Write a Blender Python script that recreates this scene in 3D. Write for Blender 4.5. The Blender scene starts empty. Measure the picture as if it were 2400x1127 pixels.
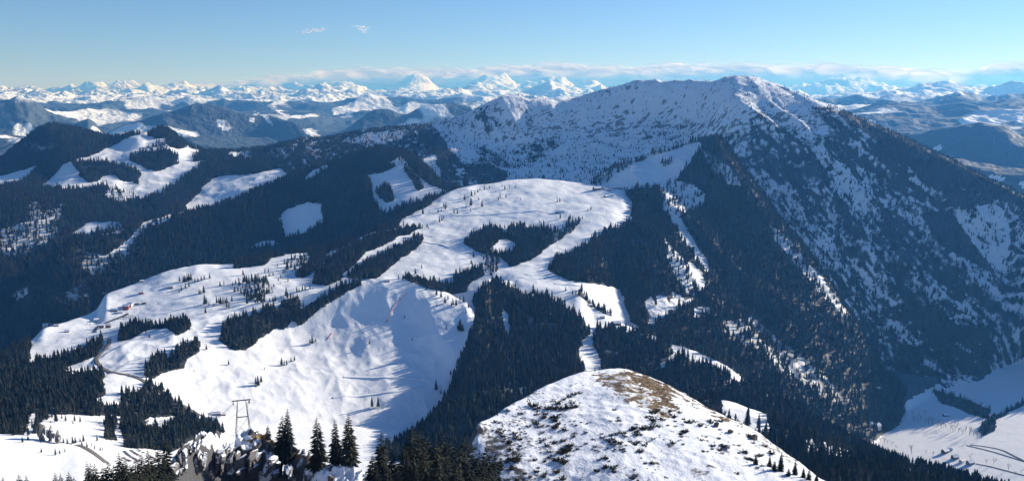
import bpy, math, random, time
import numpy as np
T0 = time.time()
R = math.radians
scene = bpy.context.scene
col = scene.collection

# ------------------------------------------------------------------ camera, sky, sun, exposure
CAM_H = 1700.0                       # metres above sea level of the summit we stand on
F_PX, CXP, CYP, HOR = 2078.0, 1200.0, 563.5, 228.0
PITCH = math.atan((CYP - HOR) / F_PX)
cam_d = bpy.data.cameras.new("camera")
cam_d.sensor_fit = 'HORIZONTAL'
cam_d.angle = 2 * math.atan(1200 / F_PX)
cam_d.clip_start = 1.0
cam_d.clip_end = 250000.0
cam = bpy.data.objects.new("camera", cam_d)
cam.location = (0, 0, CAM_H)
cam.rotation_euler = (math.pi / 2 - PITCH, 0, 0)
col.objects.link(cam)
scene.camera = cam

SUN_AZ, SUN_EL = R(57.0), R(19.0)    # clockwise from the view direction (+Y), height above the horizon
world = bpy.data.worlds.new("World")
scene.world = world
world.use_nodes = True
wn = world.node_tree
bg = wn.nodes['Background']
sky = wn.nodes.new('ShaderNodeTexSky')
sky.sky_type = 'NISHITA'
sky.sun_disc = False
sky.sun_elevation = SUN_EL
sky.sun_rotation = SUN_AZ
sky.altitude = 1700
sky.air_density = 1.0
sky.dust_density = 0.0
sky.ozone_density = 4.0
tint = wn.nodes.new('ShaderNodeMix'); tint.data_type = 'RGBA'; tint.blend_type = 'MULTIPLY'
tint.inputs[0].default_value = 1.0
tint.inputs[7].default_value = (.76, .84, 1.04, 1)      # the camera's cool daylight balance
wn.links.new(sky.outputs[0], tint.inputs[6])
wn.links.new(tint.outputs[2], bg.inputs[0])
bg.inputs[1].default_value = 0.070
sun_d = bpy.data.lights.new("sun", 'SUN')
sun_d.energy = 4.1
sun_d.angle = R(0.5)
sun_d.color = (1.0, 0.965, 0.93)
sun = bpy.data.objects.new("sun", sun_d)
sd = (math.sin(SUN_AZ) * math.cos(SUN_EL), math.cos(SUN_AZ) * math.cos(SUN_EL), math.sin(SUN_EL))
from mathutils import Vector, Matrix
sun.rotation_euler = Vector(sd).to_track_quat('Z', 'Y').to_euler()
sun.location = (3000, 2000, 4000)
col.objects.link(sun)
vs = scene.view_settings
vs.view_transform = 'Standard'
vs.look = 'None'
vs.exposure = 0.84
vs.gamma = 1.0
vs.use_curve_mapping = False
HAZE_D = 4.8e-5                     # scattering per metre of the winter air
HAZE_COL = (.10, .39, 1.0, 1)
scene.cycles.transparent_max_bounces = 24
scene.cycles.max_bounces = 6
scene.cycles.diffuse_bounces = 3
scene.cycles.volume_bounces = 0

# ------------------------------------------------------------------ helpers
def tag(o, label=None, cat=None, group=None, kind=None):
    if label: o['label'] = label
    if cat: o['category'] = cat
    if group: o['group'] = group
    if kind: o['kind'] = kind
    return o

def link(o, parent=None):
    col.objects.link(o)
    if parent is not None:
        o.parent = parent
    return o

def mesh_obj(name, verts, faces, mats, parent=None, mat_idx=None, smooth=False):
    me = bpy.data.meshes.new(name)
    me.from_pydata([tuple(v) for v in verts], [], [tuple(f) for f in faces])
    for m in (mats if isinstance(mats, (list, tuple)) else [mats]):
        me.materials.append(m)
    if mat_idx is not None:
        me.polygons.foreach_set('material_index', mat_idx)
    if smooth:
        me.polygons.foreach_set('use_smooth', [True] * len(me.polygons))
    me.update()
    return link(bpy.data.objects.new(name, me), parent)

def empty(name, loc, rz=0.0):
    o = bpy.data.objects.new(name, None)
    o.location = loc
    o.rotation_euler = (0, 0, rz)
    o.empty_display_size = 0.1
    return link(o)

class MB:
    """collects simple shapes for one mesh"""
    def __init__(s): s.v, s.f, s.m = [], [], []
    def add(s, v, f, mi=0):
        b = len(s.v); s.v += [tuple(x) for x in v]
        s.f += [tuple(i + b for i in q) for q in f]; s.m += [mi] * len(f)
    def box(s, x0, x1, y0, y1, z0, z1, mi=0):
        v = [(x, y, z) for z in (z0, z1) for y in (y0, y1) for x in (x0, x1)]
        s.add(v, [(0, 2, 3, 1), (4, 5, 7, 6), (0, 1, 5, 4), (2, 6, 7, 3), (0, 4, 6, 2), (1, 3, 7, 5)], mi)
    def tube(s, a, b, ra, rb=None, n=6, mi=0, cap=True):
        rb = ra if rb is None else rb
        a, b = Vector(a), Vector(b)
        d = (b - a).normalized()
        u = d.orthogonal().normalized(); w = d.cross(u)
        v = []
        for c, r in ((a, ra), (b, rb)):
            for i in range(n):
                t = 2 * math.pi * i / n
                v.append(c + u * (r * math.cos(t)) + w * (r * math.sin(t)))
        f = [(i, (i + 1) % n, n + (i + 1) % n, n + i) for i in range(n)]
        if cap: f += [tuple(range(n - 1, -1, -1)), tuple(range(n, 2 * n))]
        s.add(v, f, mi)
    def path(s, pts, r, n=5, mi=0):
        for a, b in zip(pts[:-1], pts[1:]): s.tube(a, b, r, n=n, mi=mi, cap=False)
    def obj(s, name, mats, parent=None, smooth=False):
        return mesh_obj(name, s.v, s.f, mats, parent, s.m, smooth)

# numpy value noise -------------------------------------------------
def _hash(ix, iy, seed):
    h = (ix.astype(np.int64) * 374761393 + iy.astype(np.int64) * 668265263 + seed * 974634777) & 0xFFFFFFFF
    h = ((h ^ (h >> 13)) * 1274126177) & 0xFFFFFFFF
    h = (h ^ (h >> 16)) & 0xFFFFFFFF
    return (h & 0xFFFFFF).astype(np.float32) / 16777216.0

def vnoise(x, y, seed=0):
    x0 = np.floor(x); y0 = np.floor(y)
    fx = (x - x0).astype(np.float32); fy = (y - y0).astype(np.float32)
    ix = x0.astype(np.int64); iy = y0.astype(np.int64)
    ux = fx * fx * fx * (fx * (fx * 6 - 15) + 10); uy = fy * fy * fy * (fy * (fy * 6 - 15) + 10)
    a = _hash(ix, iy, seed); b = _hash(ix + 1, iy, seed)
    c = _hash(ix, iy + 1, seed); d = _hash(ix + 1, iy + 1, seed)
    return (a + (b - a) * ux) * (1 - uy) + (c + (d - c) * ux) * uy

def fbm(x, y, octv=5, seed=0, gain=0.5, ridged=False):
    s = 0.0; amp = 1.0; tot = 0.0
    ca, sa = math.cos(0.63), math.sin(0.63)
    for k in range(octv):
        n = vnoise(x, y, seed + 17 * k)
        n = 1 - np.abs(2 * n - 1) if ridged else n
        s = s + amp * n; tot += amp; amp *= gain
        x, y = (x * ca - y * sa) * 2.03 + 11.3, (x * sa + y * ca) * 2.03 + 5.7
    return s / tot                      # 0..1

# photograph survey: pixel + estimated distance -> ground point ----------
def ray(px, py):
    px = np.asarray(px, float); py = np.asarray(py, float)
    u = (px - CXP) / F_PX; v = (CYP - py) / F_PX
    dy = math.cos(PITCH) + v * math.sin(PITCH)
    dz = -math.sin(PITCH) + v * math.cos(PITCH)
    return np.arctan2(u, dy), dz / np.hypot(u, dy)      # azimuth, tan(elevation)

def to_px(x, y, z):
    """where a ground point (z relative to the camera) was seen by the survey photograph"""
    cp, sp = math.cos(PITCH), math.sin(PITCH)
    d = y * cp - z * sp
    up = y * sp + z * cp
    d = np.maximum(d, 1e-3)
    return CXP + F_PX * x / d, CYP - F_PX * up / d
# ------------------------------------------------------------------ the land: ridges and benches, front to back
# every landform is a list of contour lines from its foot to its crest: (px, py, distance in m)
L = {}
def land(key, curves, back=0.5, front=0.35, side=0.5):
    L[key] = dict(curves=curves, back=back, front=front, side=side)

land('summit_slope', [
    [(-600, 1330, 12), (3000, 1330, 12)],
    [(-600, 1300, 90), (3000, 1300, 90)],
    [(-600, 1215, 190), (600, 1220, 200), (900, 1215, 215), (1100, 1245, 215), (1500, 1260, 215), (2000, 1250, 225), (3000, 1240, 240)],
    [(-600, 1210, 260), (300, 1210, 260), (900, 1210, 280), (1150, 1250, 285), (1700, 1260, 280), (2200, 1240, 270), (3000, 1230, 270)],
], back=0.75, front=-0.5)
land('rock_outcrop', [
    [(230, 1230, 205), (330, 1190, 212), (420, 1165, 240), (500, 1160, 264), (580, 1160, 275), (650, 1150, 271), (700, 1135, 259), (760, 1140, 236), (830, 1150, 228), (900, 1190, 222), (1000, 1240, 222)],
    [(230, 1190, 212), (330, 1140, 220), (420, 1095, 246), (500, 1052, 272), (560, 1040, 282), (610, 1048, 281), (660, 1075, 273), (700, 1098, 261), (760, 1106, 242), (830, 1122, 234), (900, 1165, 227), (1000, 1220, 226)],
    [(230, 1180, 216), (330, 1125, 225), (370, 1092, 235), (400, 1078, 241), (430, 1042, 252), (460, 1026, 262), (490, 1018, 272), (530, 1017, 283), (580, 1014, 288), (620, 1021, 287), (660, 1034, 278), (700, 1057, 268), (740, 1080, 255), (775, 1096, 248), (815, 1094, 243), (850, 1106, 238), (900, 1150, 232), (1000, 1210, 230)],
], back=0.9, front=1.1, side=1.0)
land('snowy_knoll', [
    [(1000, 1210, 258), (1080, 1190, 258), (1200, 1165, 254), (1450, 1150, 256), (1700, 1150, 264), (1920, 1175, 268), (2050, 1230, 276)],
    [(1000, 1185, 272), (1080, 1120, 277), (1110, 1070, 281), (1200, 1050, 285), (1450, 1000, 304), (1700, 1060, 298), (1850, 1100, 298), (1950, 1140, 292), (2050, 1190, 286)],
    [(1000, 1160, 280), (1080, 1085, 287), (1098, 1040, 292), (1118, 996, 300), (1150, 980, 308), (1200, 951, 322), (1240, 929, 336), (1280, 905, 348), (1320, 885, 359), (1370, 870, 371), (1430, 863, 384), (1470, 864, 391), (1520, 879, 388), (1570, 903, 382), (1620, 934, 375), (1680, 966, 364), (1740, 992, 352), (1790, 1022, 343), (1830, 1050, 334), (1870, 1080, 325), (1920, 1122, 314), (2050, 1180, 300)],
], back=0.85, front=0.6, side=0.9)
land('snow_shoulder', [
    [(-600, 1250, 640), (0, 1250, 640), (150, 1250, 640), (320, 1300, 620)],
    [(-600, 1127, 845), (0, 1127, 845), (100, 1127, 848), (200, 1130, 835), (320, 1220, 740)],
    [(-600, 1015, 985), (0, 1020, 985), (80, 1024, 985), (130, 1035, 975), (180, 1048, 960), (215, 1070, 930), (260, 1110, 880), (330, 1180, 820)],
], back=0.35, front=0.4, side=0.5)
land('valley_meadow', [
    [(-600, 1120, 1000), (200, 1110, 1010), (300, 1115, 1010), (440, 1120, 1050), (700, 1120, 1060), (900, 1120, 1060), (1200, 1140, 1000)],
    [(-600, 1030, 1180), (0, 1022, 1190), (200, 1030, 1180), (300, 1060, 1150), (440, 1062, 1200), (700, 1050, 1280), (900, 1050, 1285), (1100, 1075, 1190), (1250, 1120, 1080)],
    [(-600, 985, 1320), (0, 975, 1330), (200, 975, 1350), (300, 985, 1360), (440, 988, 1425), (700, 994, 1457), (900, 1003, 1450), (1050, 1018, 1430), (1150, 1042, 1270), (1300, 1090, 1160)],
], back=0.45, front=0.1, side=0.2)
land('bare_hill', [
    [(60, 985, 1310), (200, 975, 1345), (300, 985, 1355), (440, 988, 1425), (560, 991, 1440), (700, 994, 1455), (800, 1001, 1466), (900, 1008, 1445), (1000, 1014, 1452), (1100, 1030, 1440), (1200, 1075, 1190), (1300, 1130, 1100)],
    [(60, 950, 1390), (200, 945, 1400), (300, 935, 1440), (440, 912, 1545), (560, 908, 1562), (690, 900, 1602), (800, 893, 1620), (900, 893, 1612), (1000, 903, 1602), (1060, 925, 1574), (1120, 965, 1520), (1200, 1030, 1290), (1300, 1100, 1180)],
    [(60, 905, 1500), (200, 905, 1500), (300, 880, 1555), (440, 838, 1655), (560, 818, 1715), (690, 798, 1796), (800, 776, 1816), (900, 764, 1806), (960, 769, 1800), (1000, 778, 1766), (1040, 795, 1726), (1100, 850, 1650), (1200, 970, 1400), (1300, 1060, 1260)],
    [(60, 880, 1580), (200, 862, 1620), (300, 810, 1720), (380, 775, 1775), (440, 757, 1805), (500, 742, 1830), (560, 727, 1855), (640, 705, 1885), (690, 690, 1905), (740, 678, 1925), (800, 662, 1948), (850, 655, 1958), (900, 652, 1960), (960, 659, 1950), (1010, 674, 1930), (1060, 695, 1900), (1095, 715, 1868), (1120, 745, 1815), (1150, 790, 1740), (1200, 890, 1580), (1300, 1010, 1380)],
], back=0.30, front=0.05, side=0.4)
land('village_slope', [
    [(-600, 1010, 1290), (0, 965, 1360), (75, 960, 1380), (180, 945, 1400), (300, 930, 1430), (400, 890, 1560), (600, 890, 1690), (800, 860, 1810), (900, 840, 1860), (1000, 800, 1910), (1100, 720, 1950), (1200, 678, 1965), (1300, 672, 2000), (1370, 668, 2040), (1440, 770, 1940), (1500, 860, 1830), (1650, 1000, 1620)],
    [(-600, 960, 1480), (0, 880, 1620), (75, 868, 1660), (180, 850, 1690), (300, 800, 1760), (400, 770, 1810), (500, 748, 1850), (600, 722, 1900), (700, 694, 1960), (800, 668, 2020), (900, 657, 2050), (1000, 648, 2080), (1100, 632, 2130), (1200, 618, 2180), (1300, 590, 2270), (1400, 566, 2370), (1450, 640, 2280), (1520, 780, 2070), (1650, 920, 1860)],
    [(-600, 930, 1560), (0, 850, 1730), (75, 828, 1790), (180, 790, 1870), (245, 762, 1915), (300, 745, 1945), (400, 710, 1990), (500, 688, 2020), (600, 668, 2050), (700, 648, 2100), (800, 630, 2160), (900, 596, 2270), (1000, 560, 2400), (1100, 530, 2500), (1250, 500, 2600), (1350, 488, 2640), (1440, 488, 2640), (1490, 540, 2560), (1540, 660, 2370), (1650, 840, 2100)],
    [(-600, 905, 1620), (0, 842, 1800), (60, 805, 1870), (80, 790, 1905), (100, 770, 1945), (180, 747, 2000), (228, 727, 2050), (246, 690, 2110), (300, 668, 2140), (380, 640, 2175), (460, 621, 2200), (560, 612, 2225), (640, 602, 2255), (700, 593, 2280), (760, 586, 2310), (830, 570, 2360), (900, 531, 2500), (950, 503, 2600), (1000, 478, 2710), (1050, 455, 2800), (1100, 438, 2880), (1180, 424, 2950), (1250, 421, 2975), (1320, 427, 2975), (1400, 436, 2945), (1460, 441, 2920), (1500, 475, 2830), (1545, 600, 2580), (1650, 800, 2250)],
], back=0.45, front=0.7, side=0.4)
land('saddle_ridge', [
    [(960, 1070, 1240), (1060, 985, 1290), (1140, 955, 1340), (1250, 945, 1370), (1390, 950, 1380), (1480, 955, 1380), (1600, 970, 1370), (1740, 1010, 1330), (1900, 1075, 1280), (2100, 1160, 1200)],
    [(960, 1050, 1280), (1050, 940, 1480), (1075, 885, 1580), (1100, 832, 1660), (1140, 795, 1735), (1250, 800, 1735), (1330, 815, 1720), (1390, 838, 1700), (1480, 872, 1660), (1600, 903, 1620), (1740, 945, 1570), (1900, 1015, 1500), (2100, 1110, 1380)],
    [(960, 1040, 1300), (1045, 955, 1460), (1068, 868, 1610), (1082, 828, 1690), (1100, 775, 1800), (1114, 738, 1880), (1124, 700, 1945), (1140, 657, 2005), (1200, 661, 2020), (1270, 665, 2045), (1350, 669, 2060), (1364, 678, 2045), (1390, 715, 1985), (1440, 748, 1930), (1480, 766, 1900), (1560, 800, 1845), (1610, 818, 1820), (1680, 850, 1780), (1740, 888, 1730), (1800, 926, 1680), (1900, 986, 1600), (2000, 1040, 1520), (2100, 1090, 1440)],
], back=0.5, front=0.2, side=0.4)
land('forest_flank', [
    [(1400, 1220, 700), (1550, 1200, 720), (1700, 1180, 760), (1850, 1170, 790), (2000, 1170, 800), (2200, 1200, 790), (2400, 1270, 780), (3000, 1400, 700)],
    [(1400, 1100, 980), (1550, 1080, 1000), (1700, 1055, 1040), (1850, 1070, 1020), (2000, 1095, 990), (2200, 1140, 940), (2400, 1210, 900), (3000, 1400, 800)],
    [(1400, 1000, 1280), (1550, 965, 1300), (1640, 950, 1300), (1695, 944, 1300), (1750, 958, 1280), (1800, 975, 1265), (1850, 1004, 1250), (1900, 1022, 1235), (2000, 1060, 1200), (2100, 1090, 1170), (2200, 1116, 1150), (2270, 1136, 1130), (2340, 1166, 1100), (2450, 1210, 1060), (3000, 1350, 950)],
], back=0.75, front=0.3, side=0.5)
VZ = -800.0
def rz(px, py, z=-812.0):
    """distance at which the sight line through a pixel reaches height z"""
    return z / float(ray(px, py)[1])
def vr(py): return VZ / float(ray(2200, py)[1])
land('valley_floor', [
    [(1500, 1300, vr(1300)), (1800, 1300, vr(1300)), (2100, 1300, vr(1300)), (3000, 1300, vr(1300))],
    [(1500, 960, vr(960) - 40), (1800, 960, vr(960)), (2100, 960, vr(960)), (3000, 960, vr(960) + 60)],
    [(1500, 850, vr(850)), (1800, 850, vr(850)), (2100, 850, vr(850)), (3000, 850, vr(850))],
    [(1500, 640, vr(640)), (3000, 640, vr(640))],
], back=0.0, front=0.02, side=0.5)
land('forest_spur', [
    [(1150, 760, 1900), (1250, 730, 1980), (1350, 745, 1985), (1450, 785, 1960), (1560, 842, 1910), (1650, 882, 1880), (1750, 912, 1860), (1850, 975, 1900), (1950, 1000, 2090), (2060, 1006, rz(2060, 1006)), (2122, 974, rz(2122, 974)), (2150, 1050, 2300), (2250, 1150, 2100)],
    [(1150, 640, 2250), (1250, 610, 2330), (1340, 610, 2350), (1420, 580, 2440), (1500, 560, 2490), (1560, 585, 2450), (1650, 690, 2280), (1750, 795, 2160), (1850, 872, 2130), (1950, 930, 2220), (2060, 978, rz(2060, 978, -800)), (2118, 962, rz(2118, 962)), (2150, 1040, 2330), (2250, 1120, 2150)],
    [(1150, 540, 2700), (1250, 505, 2800), (1340, 482, 2850), (1400, 462, 2880), (1480, 442, 2870), (1560, 445, 2850), (1620, 470, 2810), (1700, 540, 2700), (1800, 655, 2540), (1900, 765, 2400), (2000, 865, 2400), (2090, 935, rz(2090, 935, -790)), (2116, 952, rz(2116, 952)), (2150, 1030, 2360), (2250, 1100, 2200)],
    [(1150, 510, 2880), (1250, 472, 3000), (1340, 441, 3030), (1400, 419, 3060), (1440, 399, 3090), (1500, 373, 3130), (1560, 356, 3165), (1600, 345, 3185), (1640, 336, 3200), (1690, 324, 3235), (1720, 368, 3150), (1760, 422, 3060), (1830, 520, 2920), (1900, 610, 2780), (1960, 700, 2650), (2020, 790, 2620), (2080, 885, 2600), (2114, 944, rz(2114, 944)), (2150, 1020, 2400), (2250, 1090, 2250)],
], back=0.6, front=0.3, side=0.5)
land('left_hills', [
    [(-600, 900, 2600), (0, 760, 2800), (150, 740, 2830), (300, 690, 2900), (420, 640, 2950), (520, 620, 2950), (700, 600, 2950)],
    [(-600, 800, 2950), (0, 600, 3230), (100, 580, 3260), (200, 560, 3300), (300, 535, 3350), (420, 520, 3350), (520, 515, 3350), (700, 500, 3350)],
    [(-600, 640, 3350), (0, 480, 3620), (100, 458, 3680), (200, 470, 3650), (300, 482, 3620), (400, 462, 3640), (430, 492, 3550), (500, 478, 3560), (600, 442, 3600), (670, 420, 3620), (760, 420, 3600)],
    [(-600, 560, 3750), (0, 430, 4050), (60, 420, 4080), (100, 432, 4000), (150, 400, 4050), (200, 393, 4050), (280, 393, 4050), (350, 395, 4030), (420, 392, 4030), (500, 395, 4000), (600, 385, 4000), (680, 390, 3950), (760, 395, 3900)],
    [(-600, 500, 4300), (-100, 430, 4500), (0, 375, 4650), (40, 340, 4700), (90, 300, 4750), (120, 291, 4760), (170, 298, 4750), (215, 312, 4720), (255, 326, 4680), (285, 329, 4500), (300, 323, 4420), (325, 319, 4400), (345, 322, 4420), (362, 313, 4520), (378, 305, 4560), (395, 307, 4560), (415, 322, 4540), (440, 341, 4500), (480, 352, 4420), (540, 353, 4350), (600, 365, 4250), (680, 375, 4150), (760, 385, 4050)],
], back=0.5, front=0.35, side=0.4)
land('forest_hill', [
    [(120, 790, 2620), (180, 745, 2650), (340, 665, 2740), (500, 625, 2790), (650, 592, 2830), (750, 565, 2850), (850, 525, 2880), (900, 503, 2900), (1000, 480, 2900), (1080, 470, 2880)],
    [(120, 690, 2760), (180, 635, 2800), (340, 595, 2880), (500, 560, 2930), (650, 515, 3000), (720, 480, 3040), (800, 450, 3090), (880, 425, 3110), (940, 430, 3090), (1000, 440, 3060), (1080, 450, 3020)],
    [(120, 600, 2880), (180, 562, 2940), (250, 540, 2990), (340, 522, 3030), (430, 500, 3070), (500, 485, 3110), (560, 465, 3150), (620, 441, 3200), (665, 421, 3240), (720, 398, 3290), (770, 383, 3320), (830, 366, 3350), (880, 354, 3360), (930, 352, 3350), (960, 365, 3320), (990, 386, 3270), (1015, 410, 3210), (1040, 440, 3130), (1080, 445, 3080)],
], back=0.55, front=0.3, side=0.5)
land('great_mountain', [
    [(380, 500, 3900), (700, 440, 3600), (900, 440, 3450), (1020, 445, 3420), (1100, 445, 3380), (1250, 432, 3360), (1400, 425, 3340), (1600, 430, 3300), (1700, 560, 2950), (1800, 720, 2700), (1900, 850, 2540), (2000, 905, rz(2000, 905)), (2050, 912, rz(2050, 912)), (2200, 930, rz(2200, 930)), (2300, 932, rz(2300, 932)), (2350, 906, rz(2350, 906)), (2400, 868, rz(2400, 868)), (2480, 900, 2660), (2560, 980, 2450), (2750, 1060, 2400)],
    [(380, 450, 4050), (700, 390, 3850), (900, 390, 3700), (1020, 400, 3620), (1100, 405, 3560), (1200, 395, 3640), (1250, 390, 3660), (1400, 375, 3700), (1600, 360, 3650), (1690, 330, 3580), (1760, 390, 3430), (1850, 500, 3190), (1950, 610, 3040), (2050, 690, 2980), (2150, 740, 2950), (2250, 765, 2930), (2350, 770, 2950), (2400, 750, 3000), (2480, 820, 2740), (2560, 900, 2650), (2750, 1000, 2550)],
    [(380, 420, 4200), (700, 352, 4100), (900, 345, 3930), (1050, 340, 3900), (1150, 335, 3960), (1220, 342, 3930), (1260, 320, 3980), (1300, 300, 4020), (1450, 292, 4030), (1600, 283, 3980), (1660, 262, 3890), (1686, 248, 3820), (1700, 239, 3710), (1740, 254, 3690), (1800, 283, 3690), (1850, 329, 3590), (1950, 395, 3450), (2050, 455, 3400), (2150, 510, 3340), (2250, 555, 3280), (2400, 600, 3250), (2460, 680, 2950), (2540, 800, 2840), (2750, 960, 2700)],
    [(380, 375, 4500), (470, 352, 4450), (560, 351, 4420), (640, 339, 4400), (700, 327, 4380), (780, 322, 4350), (850, 306, 4330), (930, 298, 4280), (1020, 292, 4230), (1060, 278, 4220), (1100, 262, 4220), (1140, 243, 4210), (1175, 227, 4200), (1205, 223, 4200), (1240, 230, 4210), (1270, 231, 4220), (1310, 236, 4230), (1350, 230, 4240), (1400, 217, 4250), (1450, 203, 4250), (1500, 192, 4220), (1540, 188, 4200), (1600, 188, 4170), (1650, 193, 4110), (1680, 188, 4080), (1700, 180, 4060), (1725, 176, 4050), (1770, 181, 4030), (1810, 194, 4000), (1850, 210, 3960), (1890, 226, 3920), (1950, 250, 3860), (2010, 277, 3820), (2070, 302, 3790), (2140, 333, 3720), (2200, 360, 3650), (2280, 402, 3570), (2350, 440, 3510), (2400, 465, 3470), (2450, 520, 3400), (2520, 640, 3080), (2620, 800, 2950), (2750, 900, 2850)],  # unseen right end of the ridge shaped low so sun reaches the valley
], back=0.65, front=0.4, side=0.6)
# far country
land('rocky_massif', [
    [(-900, 420, 8000), (0, 400, 8200), (150, 390, 8300), (300, 400, 8300), (420, 420, 8200)],
    [(-900, 300, 10500), (0, 300, 10500), (100, 312, 10450), (220, 335, 10000), (300, 362, 9500), (420, 395, 9000)],
    [(-900, 200, 11000), (-50, 214, 11000), (0, 221, 11000), (22, 233, 11000), (38, 228, 11000), (62, 236, 11000), (92, 247, 11000), (112, 264, 10900), (150, 268, 10900), (180, 274, 10800), (212, 288, 10600), (240, 315, 10300), (285, 350, 9900), (420, 380, 9400)],
], back=0.3, front=0.2, side=0.3)
land('foothills', [
    [(-900, 380, 7600), (300, 380, 7600), (600, 370, 7600), (900, 340, 7700), (1200, 330, 7700), (1800, 330, 7600), (2000, 340, 6600), (2330, 428, 5050), (2420, 440, 5000), (3300, 440, 5000)],
    [(-900, 360, 8300), (300, 350, 8300), (440, 318, 8820), (600, 322, 8800), (760, 345, 8350), (860, 315, 8750), (1050, 302, 8900), (1300, 295, 8900), (1800, 300, 8600), (1950, 330, 7950), (2120, 360, 6800), (2200, 365, 6480), (2260, 370, 6400), (2330, 400, 6200), (2420, 415, 6000), (3300, 400, 6000)],
    [(-900, 300, 9200), (240, 335, 9200), (270, 318, 9200), (320, 300, 9200), (380, 284, 9200), (430, 269, 9200), (470, 258, 9200), (500, 254, 9200), (545, 258, 9200), (600, 262, 9200), (650, 262, 9200), (700, 285, 9000), (755, 322, 8700), (790, 312, 8900), (830, 288, 9000), (880, 262, 9100), (910, 262, 9100), (950, 276, 9100), (1000, 258, 9200), (1050, 250, 9300), (1100, 256, 9300), (1180, 262, 9300), (1500, 262, 9300), (1800, 270, 9000), (1920, 300, 8400), (2000, 320, 8000), (2100, 330, 7300), (2160, 335, 6900), (2200, 325, 6800), (2260, 313, 6800), (2310, 309, 6800), (2360, 320, 6800), (2400, 338, 6700), (2460, 345, 6700), (3300, 330, 6700)],
], back=0.3, front=0.4, side=0.2)
land('far_foothills', [
    [(-900, 300, 11500), (1800, 300, 11500), (2000, 300, 9000), (2400, 320, 8600), (3300, 320, 8600)],
    [(-900, 268, 14700), (300, 268, 14700), (400, 272, 14700), (800, 268, 14700), (1000, 270, 14700), (1900, 268, 12000), (1950, 285, 10500), (2010, 278, 10000), (2060, 263, 10000), (2110, 275, 10000), (2150, 283, 10000), (2200, 279, 10000), (2260, 278, 10000), (2330, 292, 10000), (2375, 282, 10000), (2430, 286, 10000), (3300, 280, 10000)],
    [(-900, 240, 15500), (100, 245, 15500), (200, 250, 15500), (300, 244, 15500), (400, 252, 15500), (480, 240, 15500), (560, 245, 15500), (640, 252, 15500), (720, 246, 15500), (800, 248, 15500), (900, 240, 15500), (1000, 246, 15500), (1100, 240, 15500), (1300, 245, 15500), (1850, 250, 15000), (1930, 252, 15000), (2000, 244, 15000), (2060, 248, 15000), (2120, 240, 15000), (2180, 244, 15000), (2250, 236, 15000), (2300, 250, 15000), (2360, 240, 15000), (2420, 245, 15000), (3300, 240, 15000)],
], back=0.25, front=0.08, side=0.2)
land('snowy_hills', [
    [(-900, 245, 20500), (3300, 245, 20500)],
    [(-900, 236, 23000), (100, 238, 23000), (400, 240, 23000), (800, 236, 23000), (1200, 238, 23000), (2000, 235, 22000), (2160, 228, 22000), (2400, 232, 22000), (3300, 236, 23000)],
    [(-900, 230, 26500), (100, 232, 26500), (165, 228, 26500), (230, 216, 26500), (265, 226, 26500), (330, 232, 26500), (420, 228, 26500), (480, 233, 26500), (515, 214, 26500), (545, 236, 26500), (600, 238, 26500), (655, 228, 26500), (700, 232, 26500), (760, 218, 26500), (820, 232, 26500), (880, 230, 26500), (930, 222, 26500), (970, 230, 26500), (1020, 228, 26500), (1090, 222, 26500), (1130, 216, 26500), (1200, 226, 26500), (1260, 220, 26500), (1290, 208, 26500), (1340, 222, 26500), (1400, 225, 26500), (1880, 226, 25000), (1950, 222, 25000), (2010, 212, 25000), (2080, 222, 25000), (2160, 213, 24000), (2215, 210, 24000), (2260, 222, 24000), (2300, 232, 24000), (2360, 222, 24000), (2410, 214, 24000), (3300, 225, 25000)],
], back=0.2, front=0.05, side=0.2)
land('high_alps', [
    [(-900, 238, 33000), (3300, 238, 33000)],
    [(-900, 228, 38000), (3300, 228, 38000)],
    [(-900, 222, 43000), (-100, 226, 43000), (0, 229, 43000), (40, 223, 43000), (85, 212, 43000), (110, 225, 43000), (150, 213, 43000), (165, 204, 43000), (185, 218, 43000), (230, 206, 43000), (248, 213, 43000), (290, 211, 43000), (340, 212, 43000), (390, 214, 43000), (432, 203, 43000), (458, 221, 43000), (500, 222, 43000), (545, 228, 43000), (600, 226, 43000), (635, 224, 43000), (660, 214, 43000), (690, 214, 43000), (722, 224, 43000), (755, 203, 43000), (775, 207, 43000), (800, 204, 43000), (840, 210, 43000), (868, 230, 43000), (900, 223, 43000), (930, 204, 43000), (965, 189, 43000), (985, 193, 43000), (1002, 200, 43000), (1032, 222, 43000), (1075, 215, 43000), (1110, 203, 43000), (1152, 188, 43000), (1185, 194, 43000), (1215, 214, 43000), (1262, 210, 43000), (1292, 200, 43000), (1316, 184, 43000), (1346, 208, 43000), (1382, 207, 43000), (1420, 214, 43000), (1500, 220, 43000), (1860, 216, 43000), (1910, 204, 43000), (1942, 189, 43000), (1980, 184, 43000), (2022, 191, 43000), (2080, 204, 43000), (2140, 214, 43000), (2250, 216, 43000), (2330, 212, 43000), (2420, 216, 43000), (3300, 222, 43000)],
], back=0.15, front=0.03, side=0.1)
KEYS = list(L)
KI = {k: i for i, k in enumerate(KEYS)}

# polar grid round the summit (metres) ---------------------------------
def seg(a, b, n): return np.linspace(a, b, n, endpoint=False)
RR = np.concatenate([seg(10, 190, 26), seg(190, 300, 120), seg(300, 400, 110), seg(400, 640, 24), seg(640, 1000, 56), seg(1000, 1500, 120),
                     seg(1500, 2100, 150), seg(2100, 3400, 210), seg(3400, 4300, 120), seg(4300, 4900, 30), seg(4900, 11200, 210),
                     seg(11200, 16000, 60), seg(16000, 27000, 100), np.linspace(27000, 50000, 90)])
TH = np.arange(-34.0, 34.001, 0.0775) * math.pi / 180
NT, NR = len(TH), len(RR)

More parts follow.
